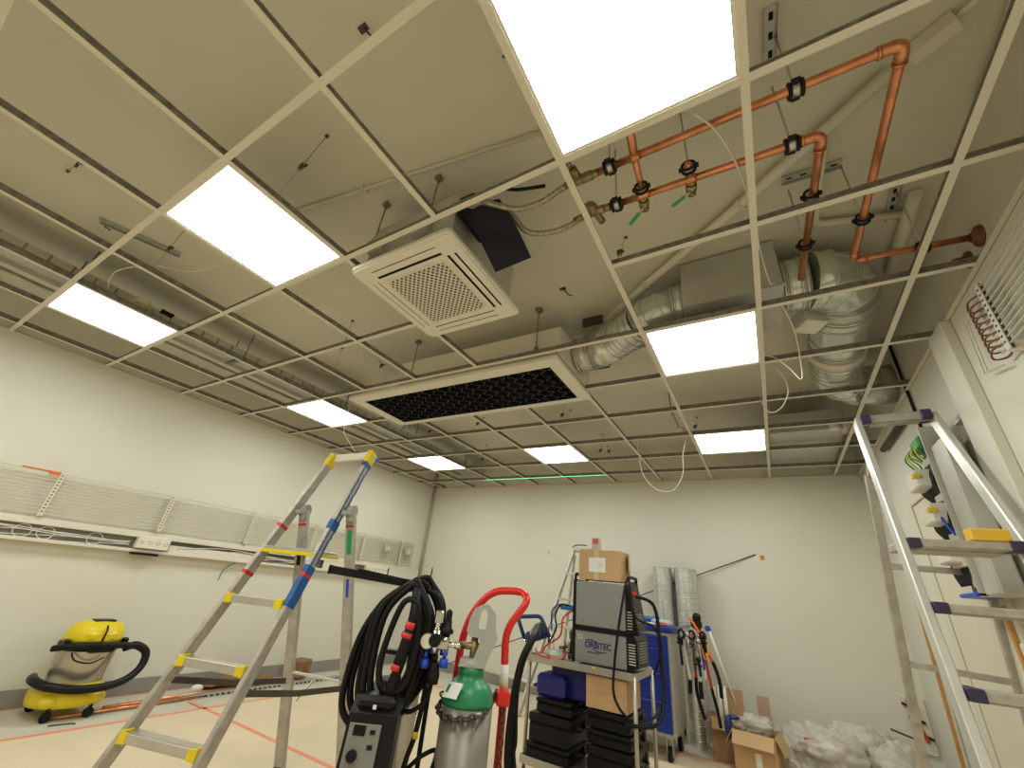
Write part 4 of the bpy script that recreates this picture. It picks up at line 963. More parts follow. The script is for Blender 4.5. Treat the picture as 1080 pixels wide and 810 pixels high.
# cabinet : slanted front
Fdir = V((-.10, -.99, 0)).normalized()  # direction the control panel faces
Sx = V((.842, .539, 0)); Dy = V((-.539, .842, 0))
def Wp(s, d, z): return w0 + Sx * s + Dy * d + Z * z
mb = MB()
prof = [(-.02, .22), (-.060, .47), (-.030, .67), (.02, .715), (.46, .70), (.46, .22)]
mb.prism([(p[0], p[1]) for p in prof], Wp(-.075, 0, 0), Dy, Z, Sx, .175)
bdy = build('machine_body', mb, 'blackp', wc)
build('side_panel', MB().prism([(.03, .25), (.03, .66), (.44, .65), (.44, .25)], Wp(.1005, 0, 0), Dy, Z, Sx, .006), 'steel', bdy)
# control panel on slanted front
fa = Wp(-.012, -.0565, .50); fb_ = Wp(-.012, -.0315, .668); upv = (fb_ - fa).normalized(); nrm = Sx.cross(upv).normalized()
if nrm.dot(Dy) > 0: nrm = -nrm
cpc = (fa + fb_) / 2 + nrm * .004
cp = build('control_panel', MB().box(cpc + Sx * .005, (.112, .122, .006), (Sx, upv, nrm), 0, .002), 'panelgrey', bdy)
build('display', MB().box(cpc + Sx * -.012 + upv * .042 + nrm * .004, (.042, .028, .004), (Sx, upv, nrm)), 'dark', cp)
build('knob', MB().cyl(cpc + Sx * -.018 - upv * .025 + nrm * .002, cpc + Sx * -.018 - upv * .025 + nrm * .02, .017, n=20).cyl(cpc + Sx * -.018 - upv * .025 + nrm * .02, cpc + Sx * -.018 - upv * .025 + nrm * .022, .010, n=16), 'blackp', cp)
build('button', MB().box(cpc + Sx * .035 + upv * .04 + nrm * .004, (.018, .012, .004), (Sx, upv, nrm)), 'blackp', cp); build('button', MB().box(cpc + Sx * .035 - upv * .0 + nrm * .004, (.018, .012, .004), (Sx, upv, nrm)), 'blackp', cp)
build('carry_handle', MB().tube(round_corners([Wp(.01, .04, .70), Wp(.01, .06, .745), Wp(.01, .34, .745), Wp(.01, .36, .69)], .03), .013, 10), 'blackp', wc)
build('top_hump', MB().box(Wp(.01, .015, .70), (.14, .09, .045), (Sx, Dy, Z), 0, .015), 'blackp', bdy); build('small_badge', MB().box(Wp(.01, -.034, .692), (.012, .004, .012), (Sx, Dy, Z)), 'paper', bdy)
for q in range(5):
    a = Wp(-.055 + .028 * q, -.055, .455 - .012 * q); b = a - Dy * (.10 + .02 * (q % 2)) - Z * .05 - Sx * .02
    build('plug', MB().cyl(a, b, .019, .015, n=14), 'black', wc)
    build('lead', MB().tube(smooth_path([b, b - Dy * .05 - Z * .09, b - Dy * .03 - Z * .2 - Sx * .05, V((b.x - .12, b.y - .02, .035)), V((b.x - .1, b.y + .3, .03))], 6), .010, 10), 'black', wc)
# cart frame
mb = MB().box(Wp(.02, .25, .16), (.30, .62, .03), (Sx, Dy, Z), 0, .005)
for s in (-.11, .14): mb.beam(Wp(s, .52, .16), Wp(s, .52, .80), .02, .02, Sx)
mb.beam(Wp(-.11, .50, .79), Wp(.16, .50, .785), .018, .045, (0, 0, 1))
build('cart_frame', mb, 'blackp', wc)
for s in (-.14, .17):
    for d0, r0 in ((-.02, .06), (.50, .08)):
        build('wheel', MB().cyl(Wp(s - .015, d0, r0), Wp(s + .015, d0, r0), r0, n=24).cyl(Wp(s - .02, d0, r0), Wp(s + .02, d0, r0), r0 * .4, n=16), 'black', wc)
pb = V((-1.345, 1.555, .17)); pt = V((-1.325, 1.535, 1.10))
build('boom_post', MB().beam(pb, pt, .026, .026, Sx), 'blackp', wc)
bm_ = build('boom_arm', MB().beam((-1.67, 1.305, 1.118), (-1.33, 1.525, 1.092), .032, .028, (0, 0, 1), bev=.003).beam((-1.56, 1.36, 1.128), (-1.30, 1.53, 1.095), .012, .03, (0, 0, 1)), 'blackp', wc)
build('end_cap', MB().box((-1.672, 1.303, 1.118), (.012, .036, .036), (V((.842, .539, 0)), V((-.539, .842, 0)), Z), 0, .003), 'black', bm_)
# coiled hoses hanging from the arm
rs_ = random.Random(5)
def ringpath(c, s_, z_, tilt, ph, lift):
    out = []
    for k in range(26):
        a = 2 * PI * k / 26
        u = math.cos(a); w = math.sin(a)
        hgt = w * z_; x = u * s_ * (1 - .25 * w) + tilt * (w)
        out.append(V(c) + Sx * x + Z * (hgt + .01 * math.sin(3 * a + ph)) + Dy * (lift + .02 * math.sin(a + ph)))
    return out
for k, (base, off, rad) in enumerate(((coil4, (0, 0, 0), .0135), (coil4, (.016, .03, .012), .012), (coil4, (-.006, -.02, -.014), .0125), (coil1, (0, 0, 0), .0135), (coil1, (.012, .03, .006), .012), (coil2, (0, 0, 0), .013), (coil2, (-.014, .03, .016), .0115), (coil3, (0, -.01, 0), .0125), (coil4, (.03, .045, .02), .0125), (coil1, (.022, -.025, .012), .0125))):
    cen = sum((V(p) for p in base), V((0, 0, 0))) / len(base)
    pp = [cen + (V(p) - cen) * (1 + .04 * (k % 3)) + Sx * (.10 * max(0, .92 - p[2]) * (1 if k % 2 else .4)) + Sx * off[0] + Dy * off[1] + Z * (off[2] + .006 * math.sin(3 * i + k)) for i, p in enumerate(base)]
    build('hose_coil', MB().tube(smooth_path(pp, 6, True), rad, 10, closed=True), 'black', wc)
build('torch_sleeve', MB().tube(smooth_path([(-1.305, 1.47, 1.08), (-1.270, 1.44, .99), (-1.275, 1.425, .86), (-1.30, 1.42, .74), (-1.32, 1.43, .66)], 6), .019, 10), 'black', wc)
t_ = build('torch_handle', MB().tube([(-1.262, 1.425, .96), (-1.285, 1.41, .81)], .017, 12), 'blackp', wc)
for p_, q_, r_ in (((-1.262, 1.423, .962), (-1.266, 1.42, .938), .0185), ((-1.268, 1.42, .925), (-1.271, 1.418, .908), .021), ((-1.284, 1.409, .82), (-1.287, 1.407, .80), .0175)):
    build('red_ring', MB().cyl(p_, q_, r_, n=14), 'redp', t_)
build('hanging_lead', MB().tube(smooth_path([(-1.31, 1.54, 1.08), (-1.265, 1.57, 1.055), (-1.245, 1.58, 1.0)], 6), .014, 10), 'black', wc)
build('hanging_lead', MB().tube(smooth_path([lead1[0], lead1[1], lead1[2], lead1[3], (-1.30, 1.56, .3)], 6), .010, 10), 'black', wc)
build('yellow_band', MB().cyl(V(lead1[2]) + Z * .01, V(lead1[2]) - Z * .012, .0115, n=12), 'yellow', wc)
one('gas_lead', MB().tube(smooth_path([(-1.16, 1.55, .50), lead3[0], lead3[1], lead3[2], (-1.42, 1.58, .36), (-1.44, 1.62, .2), (-1.40, 1.66, .012)], 6), .008, 10), 'black', 'black gas lead curving low between the welding cart and cylinder', 'hose')
# chain links helper
def chain(pts, r=.0045, L=.032, w=.011):
    P = smooth_path(pts, 12); mb = MB(); acc = 0; i = 0; last = P[0]; flip = 0
    for j in range(1, len(P)):
        acc += (P[j] - last).length; last = P[j]
        if acc >= L * .68:
            acc = 0; d = (P[j] - P[j - 1]).normalized(); A, Bv = frame_of(d)
            if flip: A, Bv = Bv, A
            flip = 1 - flip; ring = []
            for k in range(12):
                a = 2 * PI * k / 12; ring.append(P[j] + d * (math.cos(a) * L / 2) + A * (math.sin(a) * w))
            mb.tube(ring, r, 5, closed=True)
    return mb
build('safety_chain', chain([Wp(.15, .49, .78), Wp(.13, .50, .68), Wp(.10, .48, .52), Wp(.08, .46, .36)], .002, .022, .007), 'chrome', wc)

# ------------------------------------------------------------------ gas cylinder and regulator
gc = V((-1.112, 1.665, 0)); gr = .100
gy = thing('gas_cylinder', gc, 'grey gas cylinder with green shoulder and grey valve guard on red trolley', 'gas cylinder')
build('cylinder_body', MB().lathe([(.085, .055), (gr - .003, .065), (gr, .09), (gr, .700)], gc, n=40), 'cyl', gy)
build('green_shoulder', MB().lathe([(gr + .0008, .697), (gr - .001, .712), (gr * .95, .735), (gr * .84, .757), (gr * .66, .775), (.052, .785), (.049, .797), (.052, .800), (.052, .820), (.047, .823)], gc, n=40), 'green', gy)
mb = MB().lathe([(.050, .820), (.053, .825), (.053, .842), (.048, .847)], gc, n=30)
def gpt(q): return ((q[0] - 368) * .00060, .822 + (635 - q[1]) * .00052)
for poly, dd in (([(278, 632), (455, 632), (475, 560), (290, 590)], .10), ([(370, 592), (475, 562), (525, 430), (405, 470)], .085), ([(405, 470), (525, 430), (510, 390), (435, 390), (383, 385), (400, 440)], .066),
                 ([(435, 391), (440, 270), (498, 270), (510, 391)], .056), ([(440, 271), (420, 235), (440, 200), (470, 235), (498, 271)], .052), ([(345, 240), (400, 205), (440, 200), (420, 236), (390, 256)], .048),
                 ([(345, 240), (390, 255), (383, 386), (305, 400), (320, 300)], .052), ([(305, 399), (383, 384), (400, 440), (330, 435)], .060)):
    mb.prism([gpt(q) for q in poly], gc - Dy * dd / 2, Sx, Z, Dy, dd)
build('valve_guard', mb, 'guard', gy)
build('valve', MB().cyl(gc + Z * .83, gc + Z * .93, .016, .014, n=14).cyl(gc + Sx * -.06 + Z * .89, gc + Sx * .02 + Z * .89, .013, n=12).cyl(gc + Z * .93, gc + Z * .95, .024, n=12), 'brass', gy)
tn = V((-.25, -.80, .55)).normalized(); tx = Sx * .86 - Z * .36; tx = (tx - tn * tx.dot(tn)).normalized(); ty = tn.cross(tx)
if ty.z < 0: ty = -ty
tcn = gc + V((-.005, -.105, .752))
tg = build('paper_label', MB().box(tcn, (.085, .055, .0015), (tx, ty, tn)), 'paper', gy); build('green_print', MB().box(tcn - tx * .028 + ty * .004 + tn * .001, (.014, .028, .0008), (tx, ty, tn)), 'green', tg)
rg = thing('gas_regulator', gc + V((-.13, -.07, .88)), 'chrome gas regulator with black adjusting knob and blue caps left of the cylinder', 'regulator')
def G_(s, d, z): return gc + Sx * (s + (.028 if s < -.1 else 0)) + Dy * (d - .02) + Z * z
build('connector_tube', MB().cyl(G_(-.055, -.01, .89), G_(-.135, -.03, .893), .009, n=12).cyl(G_(-.055, -.01, .89), G_(-.08, -.015, .891), .014, n=6), 'chrome', rg)
bd_ = build('regulator_body', MB().cyl(G_(-.145, -.03, .855), G_(-.145, -.03, .93), .016, n=14).cyl(G_(-.185, -.04, .94), G_(-.185, -.04, .975), .014, n=12).cyl(G_(-.185, -.04, .86), G_(-.185, -.04, .94), .018, n=14).box(G_(-.17, -.035, .89), (.07, .03, .035), (Sx, Dy, Z), 0, .005).box(G_(-.185, -.04, .985), (.035, .03, .05), (Sx, Dy, Z), 0, .006), 'chrome', rg)
build('adjusting_knob', MB().lathe([(.026, 0), (.027, .012), (.018, .02), (.015, .045), (.012, .055), (.013, .062), (.013, .078), (.006, .086)], G_(-.145, -.03, .93), n=18), 'blackp', rg)
gg = build('pressure_gauge', MB().cyl(G_(-.215, -.045, .90), G_(-.215, -.062, .90), .028, n=22), 'brass', rg); build('dial', MB().cyl(G_(-.215, -.062, .90), G_(-.215, -.0635, .90), .025, n=22), 'paper', gg)
gg = build('pressure_gauge', MB().cyl(G_(-.185, -.05, .905), G_(-.185, -.068, .905), .024, n=22), 'blackp', rg)
for s, z_ in ((-.215, .838), (-.140, .845)): build('blue_cap', MB().cyl(G_(s, -.04, z_), G_(s, -.04, z_ - .03), .017, n=14).cyl(G_(s, -.04, z_), G_(s, -.04, z_ + .03), .008, n=10), 'bluecap', rg)
build('hose_grip', MB().cyl(G_(-.175, -.035, .855), G_(-.175, -.035, .83), .010, n=12).lathe([(.024, 0), (.026, .03), (.018, .06), (.016, .07)], G_(-.175, -.035, .76), n=16), 'blackp', rg)
build('outlet_hose', MB().tube(smooth_path([G_(-.175, -.035, .765), G_(-.185, -.035, .71), G_(-.23, -.03, .67), G_(-.27, -.02, .66)], 6), .008, 10), 'black', rg)
one('welding_rod', MB().tube([(-1.385, 1.60, .17), (-1.365, 1.618, 1.17)], .004, 6), 'trunkdark', 'thin upright grey rod behind the coiled hoses', 'rod')

# red hand trolley
ht = thing('hand_trolley', (-1.06, 1.80, 0), 'bright red hand trolley carrying the gas cylinder', 'hand trolley')
tl = [V((-1.17, 1.76, .10)), V((-1.262, 1.742, .70)), V((-1.244, 1.758, .90)), V((-1.214, 1.775, 1.01)), V((-1.146, 1.815, 1.102)), V((-1.022, 1.885, 1.112)), V((-.955, 1.825, 1.078)), V((-1.040, 1.79, .957)), V((-1.042, 1.825, .70)), V((-1.058, 1.85, .10))]
tl[1] = V((-1.247, 1.755, .70)); tl[0] = V((-1.225, 1.76, .08)); tl[-1] = V((-1.060, 1.85, .08))
build('tube_frame', MB().tube(round_corners(tl, .06, 7), .0165, 14), 'red', ht)
for z in (.30, .70):
    a = V((-1.25, 1.755, z)); b = V((-1.05, 1.845, z)); build('cross_bar', MB().beam(a, b, .03, .012, (0, 0, 1), bev=.002), 'red', ht)
build('clamp_block', MB().box((-1.03, 1.80, .715), (.055, .06, .05), (Sx, Dy, Z), 0, .006), 'red', ht)
build('foot_plate', MB().box((-1.115, 1.70, .045), (.24, .24, .012), (Sx, Dy, Z), 0, .002), 'red', ht)
build('white_sleeve', MB().tube([(-1.0415, 1.808,  .83), (-1.0418, 1.82, .74)], .018, 12), 'paper', ht)
for s in (-.16, .16):
    c = V((-1.155, 1.815, .08)) + Sx * s; build('wheel', MB().cyl(c - Sx * .02, c + Sx * .02, .075, n=26).cyl(c - Sx * .025, c + Sx * .025, .03, n=18), 'black', ht)
pts = [gc + Sx * (-(gr + .012)) + Dy * .10 + Z * .712] + [gc + V((math.cos(a), math.sin(a), 0)) * (gr + .012) + Z * (.690 - .022 * math.sin((a - math.radians(190)) / math.radians(150) * PI)) for a in [math.radians(190 + 15 * k) for k in range(11)]] + [gc + Sx * (gr + .012) + Dy * .10 + Z * .725]
one('retaining_chain', chain(pts, .0045, .030, .010), 'chain', 'dark chain looped around the gas cylinder just below its green shoulder', 'chain')
one('hanging_chain', chain([(-1.02, 1.79, .70), (-1.018, 1.79, .5), (-1.02, 1.79, .25)], .0045, .030, .010), 'chain', 'loose end of dark chain hanging beside the red trolley rail', 'chain')
# ------------------------------------------------------------------ shelf cart with power source
cx0, cx1, cy0, cy1 = -1.55, -.82, 3.0, 3.45
sc_ = thing('shelf_cart', (-1.2, 3.2, 0), 'stainless steel shelf cart loaded with black cases and a grey power source', 'cart')
for z, nm in ((.715, 'shelf'), (.175, 'shelf')):
    mb = MB().bx(cx0, cx1, cy0, cy1, z - .004, z).bx(cx0, cx1, cy0 - .012, cy0, z - .03, z + .012, bev=.002).bx(cx0, cx1, cy1, cy1 + .012, z - .03, z + .012, bev=.002).bx(cx0 - .012, cx0, cy0, cy1, z - .03, z + .012, bev=.002).bx(cx1, cx1 + .012, cy0, cy1, z - .03, z + .012, bev=.002)
    build(nm, mb, 'cart', sc_)
for px, py, zt in ((cx1, cy0, .71), (cx1, cy1, .71), (cx0, cy0 + .06, .88), (cx0, cy1, .88)):
    build('post', MB().tube([(px + (.008 if px > -1 else -.008), py, .09), (px + (.008 if px > -1 else -.008), py, zt)], .0125, 14), 'cart', sc_)
    o = V((px, py, 0))
    build('caster', MB().cyl(o + V((-.012, .01, .045)), o + V((.012, .01, .045)), .045, n=20).box(o + V((0, 0, .085)), (.035, .05, .02), None, 0, .004), 'black', sc_)
hpts = [(cx0 - .008, cy0 + .06, .85), (cx0 - .17, cy0 + .10, .945), (cx0 - .17, cy1 - .02, .955), (cx0 - .008, cy1, .85)]
build('push_handle', MB().tube(round_corners([(-1.665, 3.15, .80), (-1.735, 3.15, .93), (-1.54, 3.15, .955), (-1.46, 3.15, .83)], .03), .0145, 14), 'navyb', sc_, label='blue painted push handle')
build('handle_stay', MB().tube([(-1.665, 3.15, .80), (-1.60, 3.15, .70)], .011, 10).tube([(-1.46, 3.15, .83), (-1.46, 3.15, .715)], .011, 10), 'chrome', sc_)

# ORBITEC stacked power source
ps = thing('power_source', (-1.03, 3.16, .72), 'grey two-tier orbital welding power source with black vented front on cart', 'power source')
mx0, mx1, my0, my1 = -1.215, -.862, 3.03, 3.30
def slab_box(name, z0, z1, m, par, b=.006): return build(name, MB().bx(mx0, mx1, my0, my1, z0, z1, bev=b), m, par)
lowb = slab_box('lower_case', .73, .915, 'greycase', ps); uppb = slab_box('upper_case', .94, 1.215, 'greycase', ps)
build('separator', MB().bx(mx0 - .003, mx1 + .003, my0 - .004, my1 + .004, .915, .94), 'blackp', ps)
build('rear_frame', MB().bx(mx0 - .022, mx0, my0 - .003, my1 + .003, .725, 1.225, bev=.008).tube(round_corners([(mx0 - .01, my0 + .02, 1.22), (mx0 - .01, my0 + .02, 1.26), (mx0 - .01, my1 - .02, 1.26), (mx0 - .01, my1 - .02, 1.22)], .02), .010, 10), 'blackp', ps)
mb = MB().prism([(0, .73), (.072, .75), (.065, .90), (.045, .925), (0, .925)], (mx1, my0 - .003, 0), X, Z, Y, my1 - my0 + .006)
f1 = build('lower_front', mb, 'blackp', lowb)
mb = MB().prism([(0, .935), (.060, .945), (.045, 1.06), (.012, 1.24), (0, 1.24)], (mx1, my0 - .003, 0), X, Z, Y, my1 - my0 + .006)
f2 = build('upper_front', mb, 'blackp', uppb)
mb = MB()
for q in range(9): mb.bx(mx1 + .066, mx1 + .071, my0 + .04, my1 - .04, .760 + q * .015, .766 + q * .015)
for q in range(6): mb.bx(mx1 + .046, mx1 + .054, my0 + .04, my1 - .04, .965 + q * .015, .971 + q * .015)
build('vent_slats', mb, 'greycase', ps)
# vents on the side of the black front facing the room
mb = MB()
for q in range(8): mb.bx(mx1 + .012, mx1 + .055, my0 - .0065, my0 - .003, .765 + q * .015, .771 + q * .015)
build('side_vents', mb, 'ebox', lowb); mb = MB()
for q in range(7): mb.bx(mx1 + .010, mx1 + .042, my0 - .0065, my0 - .003, .955 + q * .016, .960 + q * .016)
build('side_vents', mb, 'ebox', uppb)
build('emergency_switch', MB().cyl((mx1 + .03, my0 + .06, 1.16), (mx1 + .055, my0 + .05, 1.165), .016, n=14), 'redp', uppb); build('switch_plate', MB().box((mx1 + .028, my0 + .03, 1.15), (.008, .05, .05), None, 0, .002), 'yellow', uppb)
for fz, mm in ((1.24, 0),): build('front_handle', MB().tube(round_corners([(mx1 + .0, my0 + .03, 1.20), (mx1 + .015, my0 + .03, 1.265), (mx1 + .015, my1 - .03, 1.265), (mx1, my1 - .03, 1.20)], .03), .011, 10).tube(round_corners([(mx1 + .01, my0 + .005, 1.23), (mx1 + .03, my0 - .005, 1.15), (mx1 + .06, my0 - .005, 1.0), (mx1 + .075, my0 - .003, .93)], .03), .010, 10), 'blackp', ps)
build('side_screw', MB().cyl((mx0 + .06, my0 - .002, .965), (mx0 + .06, my0 + .002, .965), .004, n=10).cyl((mx0 + .255, my0 - .002, .965), (mx0 + .255, my0 + .002, .965), .004, n=10), 'trunkdark', uppb)
def text(txt, loc, size, m, parent, name='lettering', rot=(PI / 2, 0, 0), depth=.0008, bold=0.0, shear=0.0, sx=1.0):
    cu = bpy.data.curves.new(name, 'FONT'); cu.body = txt; cu.size = size; cu.extrude = depth; cu.offset = bold; cu.shear = shear
    cu.align_x = 'CENTER'; cu.align_y = 'CENTER'
    t = bpy.data.objects.new(name, cu); COL.objects.link(t); bpy.context.view_layer.update()
    dg = bpy.context.evaluated_depsgraph_get(); me = bpy.data.meshes.new_from_object(t.evaluated_get(dg))
    bpy.data.objects.remove(t); o = bpy.data.objects.new(name, me); me.materials.clear(); me.materials.append(M[m]); COL.objects.link(o)
    o.parent = parent; o.location = V(loc) - wloc(parent); o.rotation_euler = rot; o.scale = (sx, 1, 1); return o
text('ORBiTEC', (-1.053, my0 - .001, .836), .050, 'logoblue', lowb, bold=.0011, sx=.9)
def swoosh(pts, w):
    P = smooth_path(pts, 6); mb = MB(); n = len(P)
    for i in range(n - 1):
        w0, w1 = w * math.sin(PI * (i + .3) / n) + .0006, w * math.sin(PI * (i + 1.3) / n) + .0006
        mb._add([P[i] - Z * w0, P[i + 1] - Z * w1, P[i + 1] + Z * w1, P[i] + Z * w0], [(0, 1, 2, 3)])
    return mb
build('logo_swoosh', swoosh([(-1.14, my0 - .0015, .862), (-1.11, my0 - .0015, .866), (-1.075, my0 - .0015, .861), (-1.05, my0 - .0015, .856)], .003), 'logoblue', lowb)
build('logo_swoosh', swoosh([(-1.09, my0 - .0015, .817), (-1.055, my0 - .0015, .806), (-1.02, my0 - .0015, .802), (-.99, my0 - .0015, .809)], .003), 'logoblue', lowb)
text('ORBITAL WELDING', (-1.085, my0 - .001, .795), .010, 'logoblack', lowb, 'small_lettering', shear=.3, bold=.0002)
mb = MB()
for q, (a, b) in enumerate(((0, 0), (1, 0), (0, 1), (1, 1))): mb.bx(mx0 + .018 + a * .022, mx0 + .032 + a * .022, my0 - .001, my0 + .001, .862 + b * .018, .872 + b * .018)
build('side_print', mb, 'ebox', lowb)

# boxes on top
def carton(name, x0, x1, y0, y1, z0, z1, rot, label, m='card', **k):
    c = V(((x0 + x1) / 2, (y0 + y1) / 2, (z0 + z1) / 2)); a = V((math.cos(rot), math.sin(rot), 0)); b = V((-math.sin(rot), math.cos(rot), 0))
    t = thing(name, (c.x, c.y, z0), label, 'cardboard box')
    build('carton', MB().box(c, (x1 - x0, y1 - y0, z1 - z0), (a, b, Z), 0, .002), m, t)
    fr_ = c - b * ((y1 - y0) / 2)
    return t, c, a, b, fr_
t, c, a, b, f_ = carton('cardboard_box', -1.195, -.885, 3.035, 3.24, 1.228, 1.425, -.06, 'taped cardboard box with white address label on top of the power source')
build('tape_strip', MB().box(f_ - b * .001 + a * -.02, (.035, .001, .196), (a, b, Z)).box(c + Z * .0985 + a * -.02, (.035, .2, .001), (a, b, Z)), 'beige', t)
build('address_label', MB().box(f_ - b * .002 + a * -.015 + Z * -.0, (.125, .001, .095), (a, b, Z)), 'paper', t)
mb = MB()
for q in range(4): mb.box(f_ - b * .003 + a * (.005 + .004 * q) + Z * (.012 - .008 * q), (.03, .0006, .002), (a, b, Z))
build('label_print', mb, 'slatgrey', t)
build('flap', MB().box(c + a * .168 + b * .04 + Z * .035, (.003, .12, .12), (V((.97, .2, 0)), V((-.2, .97, 0)), Z)), 'card', t)
bxs = thing('small_box', (-1.09, 3.08, 1.428), 'small grey and red box standing on top of the cardboard box', 'box')
build('box_body', MB().box((-1.085, 3.09, 1.47), (.055, .045, .085), None, 0, .002), 'slatgrey', bxs); build('red_print', MB().box((-1.085, 3.066, 1.488), (.045, .001, .035)), 'labelred', bxs)
t, c, a, b, f_ = carton('cardboard_box', -1.125, -.865, 2.985 + .03, 3.33, .508, .678, 0, 'plain cardboard box stored on black cases inside the cart', 'card')
build('seam', MB().box(f_ - b * .0008 + Z * .0, (.26, .001, .002)), 'cardd', t)

# black cases
def case(x0, x1, y0, y1, z0, z1, label, m='blackp', cat='tool case', name='tool_case', grp='black cases on the cart'):
    t = thing(name, ((x0 + x1) / 2, (y0 + y1) / 2, z0), label, cat, grp)
    zm = z0 + (z1 - z0) * .66
    build('case_base', MB().bx(x0, x1, y0, y1, z0, zm, bev=.008), m, t)
    build('case_lid', MB().bx(x0 - .005, x1 + .005, y0 - .006, y1 + .005, zm, z1, bev=.01), m, t)
    for q in (.25, .75):
        yy = y0 + (y1 - y0) * q; build('latch', MB().bx(x1 + .004, x1 + .014, yy - .02, yy + .02, zm - .025, zm + .018, bev=.003), 'blackp', t)
    build('carry_grip', MB().tube(round_corners([(x1, (y0 + y1) / 2 - .06, zm - .02), (x1 + .028, (y0 + y1) / 2 - .06, zm - .02), (x1 + .028, (y0 + y1) / 2 + .06, zm - .02), (x1, (y0 + y1) / 2 + .06, zm - .02)], .01), .006, 8), 'blackp', t)
    return t
case(-1.525, -1.235, 3.005, 3.36, .178, .262, 'flat black case at the bottom of the left stack on the cart')
case(-1.505, -1.23, 2.995, 3.36, .268, .415, 'thick black case in the middle of the left stack on the cart')
case(-1.465, -1.225, 3.005, 3.36, .420, .498, 'slim black case on top of the left stack, under the blue case')
case(-1.115, -.835, 3.01, 3.37, .178, .330, 'large black case at the bottom of the right stack on the cart')
case(-1.115, -.845, 3.005, 3.37, .336, .405, 'black case in the middle of the right stack on the cart')
case(-1.110, -.850, 3.005, 3.37, .411, .500, 'black case directly beneath the stored cardboard box')
t = thing('blue_case', (-1.33, 3.18, .50), 'dark blue plastic case lying on the left stack of the cart', 'tool case')
build('case_shell', MB().bx(-1.475, -1.27, 3.0, 3.20, .505, .63, bev=.02), 'navy', t)
build('rear_shell', MB().bx(-1.40, -1.135, 3.08, 3.38, .505, .685, bev=.012), 'navy', t)
build('handle', MB().tube(round_corners([(-1.47, 3.04, .55), (-1.51, 3.04, .55), (-1.51, 3.14, .55), (-1.47, 3.14, .55)], .015), .009, 8), 'navy', t)
# clutter on the top shelf, left part
mf = thing('gas_manifold', (-1.42, 3.2, .72), 'small brass and steel gas manifold with red and blue fittings on cart', 'manifold')
build('manifold_body', MB().cyl((-1.30, 3.16, .72), (-1.30, 3.16, .87), .018, n=14).cyl((-1.35, 3.18, .72), (-1.35, 3.18, .82), .012, n=12).cyl((-1.30, 3.16, .87), (-1.30, 3.16, .90), .011, n=10), 'steel', mf)
build('brass_fitting', MB().cyl((-1.38, 3.14, .75), (-1.25, 3.14, .77), .010, n=10).cyl((-1.36, 3.12, .78), (-1.33, 3.20, .79), .012, n=8), 'brass', mf)
build('black_cap', MB().cyl((-1.27, 3.12, .76), (-1.27, 3.12, .84), .017, n=12), 'blackp', mf)
one('clear_pouch', MB().sphere((-1.40, 3.10, .745), .07, 12, sc=(1.25, 1.1, .36)), 'bag', 'crumpled clear plastic pouch on the top shelf of the cart', 'plastic bag')
one('blue_pouch', MB().box((-1.56, 3.14, .83), (.16, .10, .07), (V((.94, 0, .34)).normalized(), Y, V((-.34, 0, .94)).normalized()), 0, .02), 'navyb', 'blue wrap holding the hose bundle at the cart handle', 'wrap')
def hz(pts, r, m, label, cat='hose', name='hose', grp=None): return one(name, MB().tube(smooth_path(pts, 7), r, 9), m, label, cat, grp)
hz([(-1.25, 3.06, 1.02), (-1.30, 3.02, .97), (-1.32, 3.02, .86), (-1.42, 3.02, .79), (-1.45, 3.02, .745)], .006, 'red', 'thin red hose curling down from the power source', grp='thin hoses at the cart', name='red_hose')
hz([(-1.50, 3.02, .76), (-1.46, 2.99, .735), (-1.38, 2.99, .725), (-1.30, 3.02, .73), (-1.28, 3.05, .77)], .006, 'red', 'short red hose lying on the front edge of the cart shelf', grp='thin hoses at the cart', name='red_hose')
hz([(-1.25, 3.08, 1.04), (-1.33, 3.05, 1.05), (-1.37, 3.04, .98), (-1.36, 3.04, .90), (-1.42, 3.05, .80)], .006, 'black', 'thin black hose curling down from the power source', grp='thin hoses at the cart', name='black_hose')
hz([(-1.25, 3.10, 1.045), (-1.36, 3.10, 1.05), (-1.42, 3.09, 1.0), (-1.41, 3.08, .88)], .006, 'blue', 'thin blue hose arching behind the black one at the power source', grp='thin hoses at the cart', name='blue_hose')
one('blue_block', MB().bx(-1.34, -1.235, 3.05, 3.10, 1.02, 1.045, bev=.004), 'blue', 'small blue plastic block fixed behind the power source', 'bracket')
one('yellow_dot', MB().bx(-1.075, -1.055, 2.984, 2.988, .712, .724), 'yellow', 'tiny yellow sticker on the front edge of the cart shelf', 'sticker')
rs3 = random.Random(9)
for k in range(6):
    base = black_hoses if k % 2 else black_hoses2
    off = V((rs3.uniform(-.03, .035), rs3.uniform(-.03, .03), rs3.uniform(-.012, .012)))
    pts = [V((-1.47, 3.10, .87)) + off * .3, V((-1.40, 2.85, .92)) + off * .5] + [V(p) + off * .6 + V((0, 0, 0)) for p in base[1:]] + [V((base[-1][0] + .04, base[-1][1] + .05, .06)) + off, V((base[-1][0] + .14, base[-1][1] + .16, .016)) + off * .5]
    names = ('outermost', 'second', 'third', 'fourth', 'fifth', 'innermost')
    one('black_hose', MB().tube(smooth_path(pts, 7), .013, 10), 'black', 'thick black hose of the bundle drooping from the blue cart handle', 'hose', 'black hose bundle at the cart')
hz(list(orb_hose1) + [(-.72, 3.2, .55)], .008, 'blackp', 'long black cable looping down across the front of the cart', 'cable', 'black_cable')
hz(list(orb_hose2), .008, 'blackp', 'black cable curling beside the vented front of the power source', 'cable', 'black_cable')
hz([(-.80, 3.05, 1.15)] + list(orb_hose3), .011, 'blackp', 'thick black cable hanging in a deep loop right of the cart', 'cable', 'black_cable')

